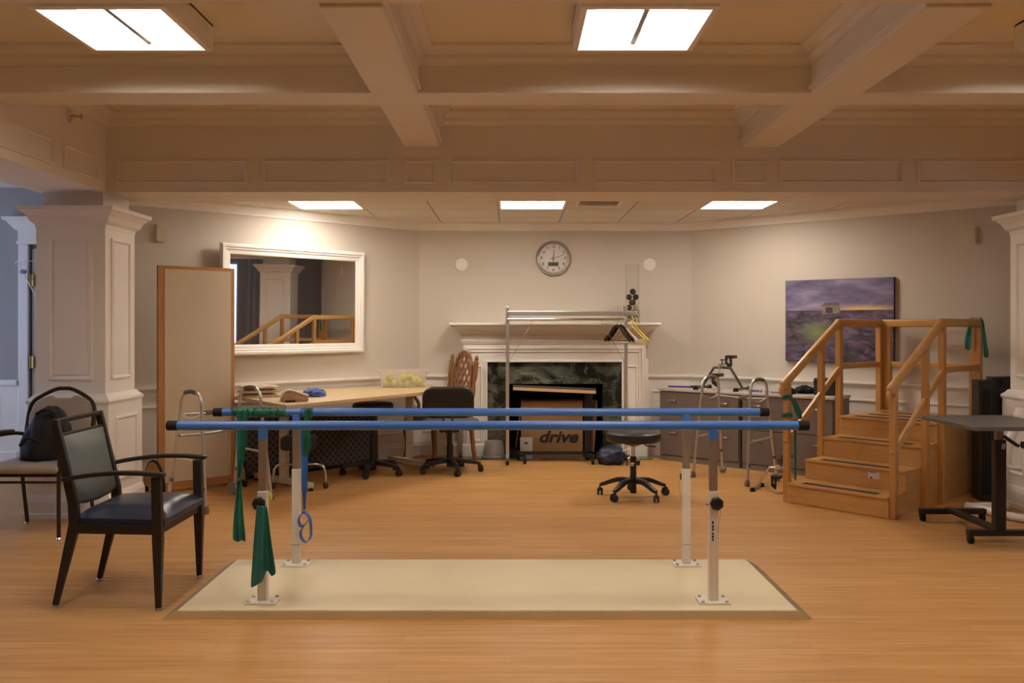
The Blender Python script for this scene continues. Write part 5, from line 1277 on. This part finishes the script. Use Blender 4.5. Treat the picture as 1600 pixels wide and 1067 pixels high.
MB().prism([(-0.235, -0.26), (0.235, -0.26), (0.215, 0.20), (-0.215, 0.20)], 0.385, 0.44).build('seat_frame', M_oak, cc, bevel=0.006)
MB().prism([(-0.24, -0.265), (0.24, -0.265), (0.21, 0.19), (-0.21, 0.19)], 0.44, 0.495).build('seat', M_beigev, cc, bevel=0.02, seg=3, smooth=True)

# ================================================================== GREY CABINETS
k0 = fl(1030, 718)
cdir = UR; crot = math.atan2(cdir.y, cdir.x)
CBW, CBD, CBH = 0.872, 0.375, 0.695
cn = (UR * -1)
for i in range(2):
    p = Vector((k0.x, k0.y)) + UR * (0.896 * i)
    cbn = thing('file_cabinet', ['grey-brown two-drawer lateral cabinet nearest the fireplace', 'grey-brown two-drawer lateral cabinet beside the wooden stairs'][i], 'cabinet', (p.x, p.y, 0), crot, 'grey lateral cabinets')
    MB().box((0, 0.018, 0.0), (CBW, CBD, CBH)).build('body', M_cab, cbn, bevel=0.003)
    MB().box((0.01, 0.01, 0.0), (CBW - 0.01, 0.02, 0.05)).build('plinth', mat('cabinet_plinth', (0.20, 0.17, 0.155), 0.5), cbn)
    for z0, z1 in ((0.058, 0.368), (0.376, 0.688)):
        dr = MB().box((0.008, 0.0, z0), (CBW - 0.008, 0.019, z1)).build('drawer', M_cab, cbn, bevel=0.003)
        for x in (0.155, 0.715):
            MB().tube(spline([(x - 0.045, -0.002, z1 - 0.075), (x - 0.035, -0.022, z1 - 0.08), (x, -0.028, z1 - 0.082), (x + 0.035, -0.022, z1 - 0.08), (x + 0.045, -0.002, z1 - 0.075)], 4), 0.0065, 8).build('handle', M_chrome, dr, smooth=True)
        MB().lathe([(0.006, 0.0), (0.006, -0.004)], 10, (CBW - 0.28, 0.0, z1 - 0.06), 'y').build('lock', M_chrome, dr)
wt = MB().box((-0.008, -0.012, 0), (0.896 + CBW + 0.012, CBD + 0.005, 0.026)).build('worktop', M_cabtop, bevel=0.004)
wt.location = (k0.x, k0.y, CBH); wt.rotation_euler = (0, 0, crot); tag(wt, 'pale grey worktop running over both lateral cabinets', 'worktop')
ZC = CBH + 0.026
def on_cab(u, v, z=0.0): 
    c, s = math.cos(crot), math.sin(crot)
    return Vector((k0.x + c * u - s * v, k0.y + s * u + c * v, ZC + z))

# pedal exercisers
def pedal(label, loc, rz, metal_, sc=1.0):
    root = thing('pedal_exerciser', label, 'pedal exerciser', loc, rz, 'pedal exercisers'); root.scale = (sc, sc, sc)
    for x, w in ((-0.21, 0.15), (0.21, 0.15)):
        MB().tube([(x, -w, 0.02), (x, w, 0.02)], 0.012, 10).build('foot_bar', metal_, root, smooth=True)
        for y in (-w, w): MB().lathe([(0.026, 0.0), (0.026, 0.012), (0.018, 0.034), (0.0001, 0.036)], 14, (x, y, 0)).build('rubber_foot', M_rubber, root, smooth=True)
    MB().tube(spline([(-0.21, 0, 0.025), (-0.10, 0, 0.195), (-0.07, 0, 0.215), (0.07, 0, 0.215), (0.10, 0, 0.195), (0.21, 0, 0.025)], 4), 0.0125, 10).build('frame_tube', metal_, root, smooth=True)
    MB().tube([(0.0, -0.05, 0.235), (0.0, 0.05, 0.235)], 0.024, 14).build('crank_hub', M_chrome, root, smooth=True)
    kb = MB().lathe([(0.006, 0.255), (0.006, 0.285), (0.022, 0.287), (0.022, 0.298), (0.0001, 0.300)], 14).build('tension_knob', M_black, root, smooth=True)
    for s in (-1, 1):
        MB().bar([(0, s * 0.055, 0.235), (s * 0.02 + 0.02, s * 0.06, 0.235 + s * 0.085)], 0.010, 0.018, up=(0, 1, 0)).build('crank_arm', M_chrome, root)
        pc_ = Vector((s * 0.02 + 0.025, s * 0.105, 0.235 + s * 0.085))
        pd = MB().cbox(pc_, (0.09, 0.085, 0.032)).build('pedal', M_black, root, bevel=0.005)
        MB().bar([pc_ + Vector((-0.03, -0.045, 0)), pc_ + Vector((-0.03, -0.04, -0.07)), pc_ + Vector((-0.01, 0.0, -0.095)), pc_ + Vector((-0.02, 0.04, -0.07)), pc_ + Vector((-0.03, 0.045, 0))], 0.05, 0.010, up=(1, 0, 0)).build('toe_strap', M_black, pd)
    return root
pp_ = on_cab(0.60, 0.185)
pedal('grey pedal exerciser with black pedals standing on the cabinet worktop', pp_, crot + 0.04, mat('dark_grey_enamel', (0.07, 0.062, 0.057), 0.35, metal=0.3), 1.0)
q = fl(1196, 757)
pedal('chrome pedal exerciser on the floor beside the stairs', (2.175, 7.19, 0), math.radians(-32), M_chrome, 0.86)
# small things on the worktop
M_purple = mat('purple_plastic', (0.12, 0.07, 0.38), 0.5)
w0 = on_cab(0.02, 0.14)
rd = thing('reacher_stick', 'thin purple and black stick lying on the worktop', 'stick', w0, crot + 0.42)
MB().tube([(0, 0, 0.010), (0.22, 0, 0.010)], 0.009, 8).build('purple_shaft', M_purple, rd, smooth=True)
MB().tube([(0.22, 0, 0.012), (0.33, 0.0, 0.014)], 0.012, 8).build('black_grip', M_black, rd, smooth=True)
w1 = on_cab(0.985, 0.10)
bx_ = thing('pill_tray', 'small white and purple tray on the worktop by the walking frame', 'tray', w1, crot + 0.2)
MB().box((-0.06, -0.035, 0), (0.06, 0.035, 0.03)).build('tray', mat('lilac_plastic', (0.42, 0.38, 0.50), 0.5), bx_, bevel=0.004)
for i in range(4): MB().box((-0.05 + i * 0.026, -0.0365, 0.006), (-0.032 + i * 0.026, -0.035, 0.024)).build('purple_mark', M_purple, bx_)
w2 = on_cab(1.16, 0.13)
cl_ = thing('spiral_notebook', 'small spiral-bound pad with lilac cover on the worktop', 'notebook', w2, crot - 0.1)
MB().box((-0.075, -0.05, 0), (0.075, 0.05, 0.022)).build('pages', mat('lilac_cover', (0.36, 0.30, 0.40), 0.6), cl_, bevel=0.002)
for i in range(9): MB().tube(arc((-0.064 + i * 0.016, -0.05, 0.014), 0.012, 0, 2 * math.pi * 0.96, 10, 'yz'), 0.0022, 5).build('spiral_coil', M_white, cl_)
w3 = on_cab(1.325, 0.10)
pu = lump('pouch', M_bag, (0.055, 0.05, 0.035), 3.3, amp=0.2); pu.location = w3; pu.rotation_euler = (0, 0, crot); tag(pu, 'small black pouch on the worktop behind the stair post', 'pouch')
w4 = on_cab(1.395, 0.26)
sk = lump('black_strap_pile', M_bag, (0.085, 0.07, 0.042), 5.7, amp=0.35, freq=2.4); sk.location = w4; sk.rotation_euler = (0, 0, crot + 0.3); tag(sk, 'heap of black straps on the worktop beside the black case', 'straps')
w5 = on_cab(1.63, 0.20)
cs = thing('equipment_case', 'black box case with clips on the worktop behind the stair rails', 'case', w5, crot + 0.15)
MB().box((-0.10, -0.075, 0), (0.10, 0.075, 0.155)).build('case_body', M_blackv, cs, bevel=0.012, seg=3, smooth=True)
MB().box((-0.105, -0.08, 0.115), (0.105, 0.08, 0.122)).build('lid_seam', M_rubber, cs)
MB().tube(spline([(-0.04, 0, 0.155), (-0.03, 0, 0.18), (-0.045, 0, 0.19)], 3), 0.006, 6).build('carry_loop', M_black, cs)
MB().tube(arc((0.10, -0.04, 0.165), 0.026, -0.6, 3.9, 12, 'xz'), 0.006, 7).build('metal_clip', M_chrome, cs, smooth=True)
for i in range(3): MB().box((-0.088, -0.077, 0.03 + i * 0.025), (-0.080, -0.0745, 0.036 + i * 0.025)).build('stud', M_greymetal, cs)

# ================================================================== RIGHT-HAND SIDE
# tall black equipment case beside the stairs
ec = thing('equipment_stand', 'tall black plastic case with stepped top beside the wooden stairs', 'case', (3.68, 6.84, 0), math.radians(-8))
MB().box((-0.085, -0.07, 0.0), (0.02, 0.09, 0.925)).build('main_slab', M_black, ec, bevel=0.008)
MB().prism([(0.02, 0.0), (0.115, 0.0), (0.115, 0.70), (0.155, 0.70), (0.155, 0.83), (0.20, 0.83), (0.20, 0.955), (0.02, 0.95)], -0.05, 0.08, lambda u, v, d: (u, d, v)).build('stepped_side', M_black, ec, bevel=0.006)
for x in (0.075, 0.16):
    MB().ring(x - 0.02, x + 0.02, 0.875, 0.93, [(0, 0.0), (0.003, 0.005), (0.012, 0.005), (0.015, 0)], lambda u, w, d: (u, -0.05 - d, w)).build('latch', M_rubber, ec)
MB().box((-0.06, -0.076, 0.05), (0.0, -0.07, 0.86)).build('recess_panel', M_rubber, ec)

# dark overbed table, near right
dt = thing('overbed_table', 'dark grey overbed table on casters beside the wooden stairs', 'table', (3.01, 5.5, 0))
ZO = 0.775
pl_, pn = fl(1443, 648.5, ZO), fl(1523, 667, ZO)
MB().prism(rounded(pn.x - 3.01 , 0.14, pn.y - 5.5, pl_.y - 5.5, 0.02, 4), ZO - 0.024, ZO).build('table_top', mat('charcoal_laminate', (0.10, 0.095, 0.095), 0.4, var=0.06), dt, bevel=0.004)
MB().box((-0.034, -0.065, 0.085), (0.034, -0.015, 0.64)).build('lower_post', M_blackmetal, dt, bevel=0.004)
MB().box((-0.022, -0.055, 0.60), (0.022, -0.022, ZO - 0.02)).build('upper_post', M_steel, dt)
MB().box((-0.15, -0.055, ZO - 0.04), (0.09, 0.12, ZO - 0.022)).build('top_bracket', M_steel, dt)
MB().bar([(0.02, -0.05, 0.665), (0.115, -0.05, 0.60)], 0.03, 0.018).build('height_lever', M_black, dt, bevel=0.004)
lg = text_mesh('white_logo', '8', 0.05, M_white, dt, shear=0.1); lg.location = (0.012, -0.0662, 0.60); lg.rotation_euler = (math.pi / 2, 0, 0)
y1_, y2_ = 6.085 - 5.5, 5.45 - 5.5
MB().bar([(-0.20, y1_, 0.068), (0.25, y1_, 0.068)], 0.045, 0.035).build('base_leg', M_blackmetal, dt, bevel=0.003)
MB().bar([(-0.20, y2_, 0.068), (0.25, y2_, 0.068)], 0.045, 0.035).build('base_leg', M_blackmetal, dt, bevel=0.003)
MB().bar([(0.0, y2_, 0.08), (0.0, y1_, 0.08)], 0.055, 0.03).build('base_spine', M_blackmetal, dt, bevel=0.003)
for x in (-0.18, 0.23):
    for y in (y1_, y2_): caster(dt, x, y, 0.027)

# white tubular exercise frame
M_wtube = mat('white_enamel_tube', (0.74, 0.71, 0.68), 0.3, var=0.02)
we = thing('exercise_machine', 'white tubular exercise machine frame in front of the column', 'exercise machine', (3.47, 6.10, 0))
MB().tube(spline([(-0.145, 0.36, 0.03), (-0.12, 0.30, 0.03), (-0.04, 0.02, 0.03), (0.06, -0.10, 0.03), (0.24, -0.12, 0.03)], 6), 0.028, 14).build('base_tube', M_wtube, we, smooth=True)
MB().tube([(-0.13, 0.33, 0.03), (0.14, 0.33, 0.03)], 0.028, 14).build('base_tube', M_wtube, we, smooth=True)
MB().tube(spline([(0.12, 0.33, 0.03), (0.03, 0.24, 0.08), (-0.015, 0.12, 0.30), (0.0, 0.08, 0.50), (0.06, 0.08, 0.66), (0.10, 0.10, 0.76)], 6), 0.032, 14).build('curved_upright', M_wtube, we, smooth=True)
MB().tube(spline([(0.16, -0.10, 0.04), (0.08, -0.08, 0.16), (0.065, -0.04, 0.34), (0.08, 0.0, 0.56)], 6), 0.030, 14).build('curved_upright', M_wtube, we, smooth=True)
MB().tube([(0.03, -0.06, 0.53), (0.26, -0.06, 0.53)], 0.024, 14).build('cross_tube', M_wtube, we, smooth=True)
MB().tube([(0.018, -0.06, 0.53), (0.032, -0.06, 0.53)], 0.0245, 14).build('end_cap', M_rubber, we)
MB().tube([(0.04, -0.02, 0.705), (0.24, -0.02, 0.70)], 0.020, 12).build('handle_tube', M_wtube, we, smooth=True)
MB().tube([(0.0, -0.02, 0.707), (0.055, -0.02, 0.705)], 0.025, 12).build('handle_grip', mat('white_grip', (0.72, 0.68, 0.63), 0.6), we, smooth=True)
MB().tube([(-0.01, 0.10, 0.36), (0.07, -0.04, 0.36)], 0.018, 10).build('brace', M_wtube, we, smooth=True)
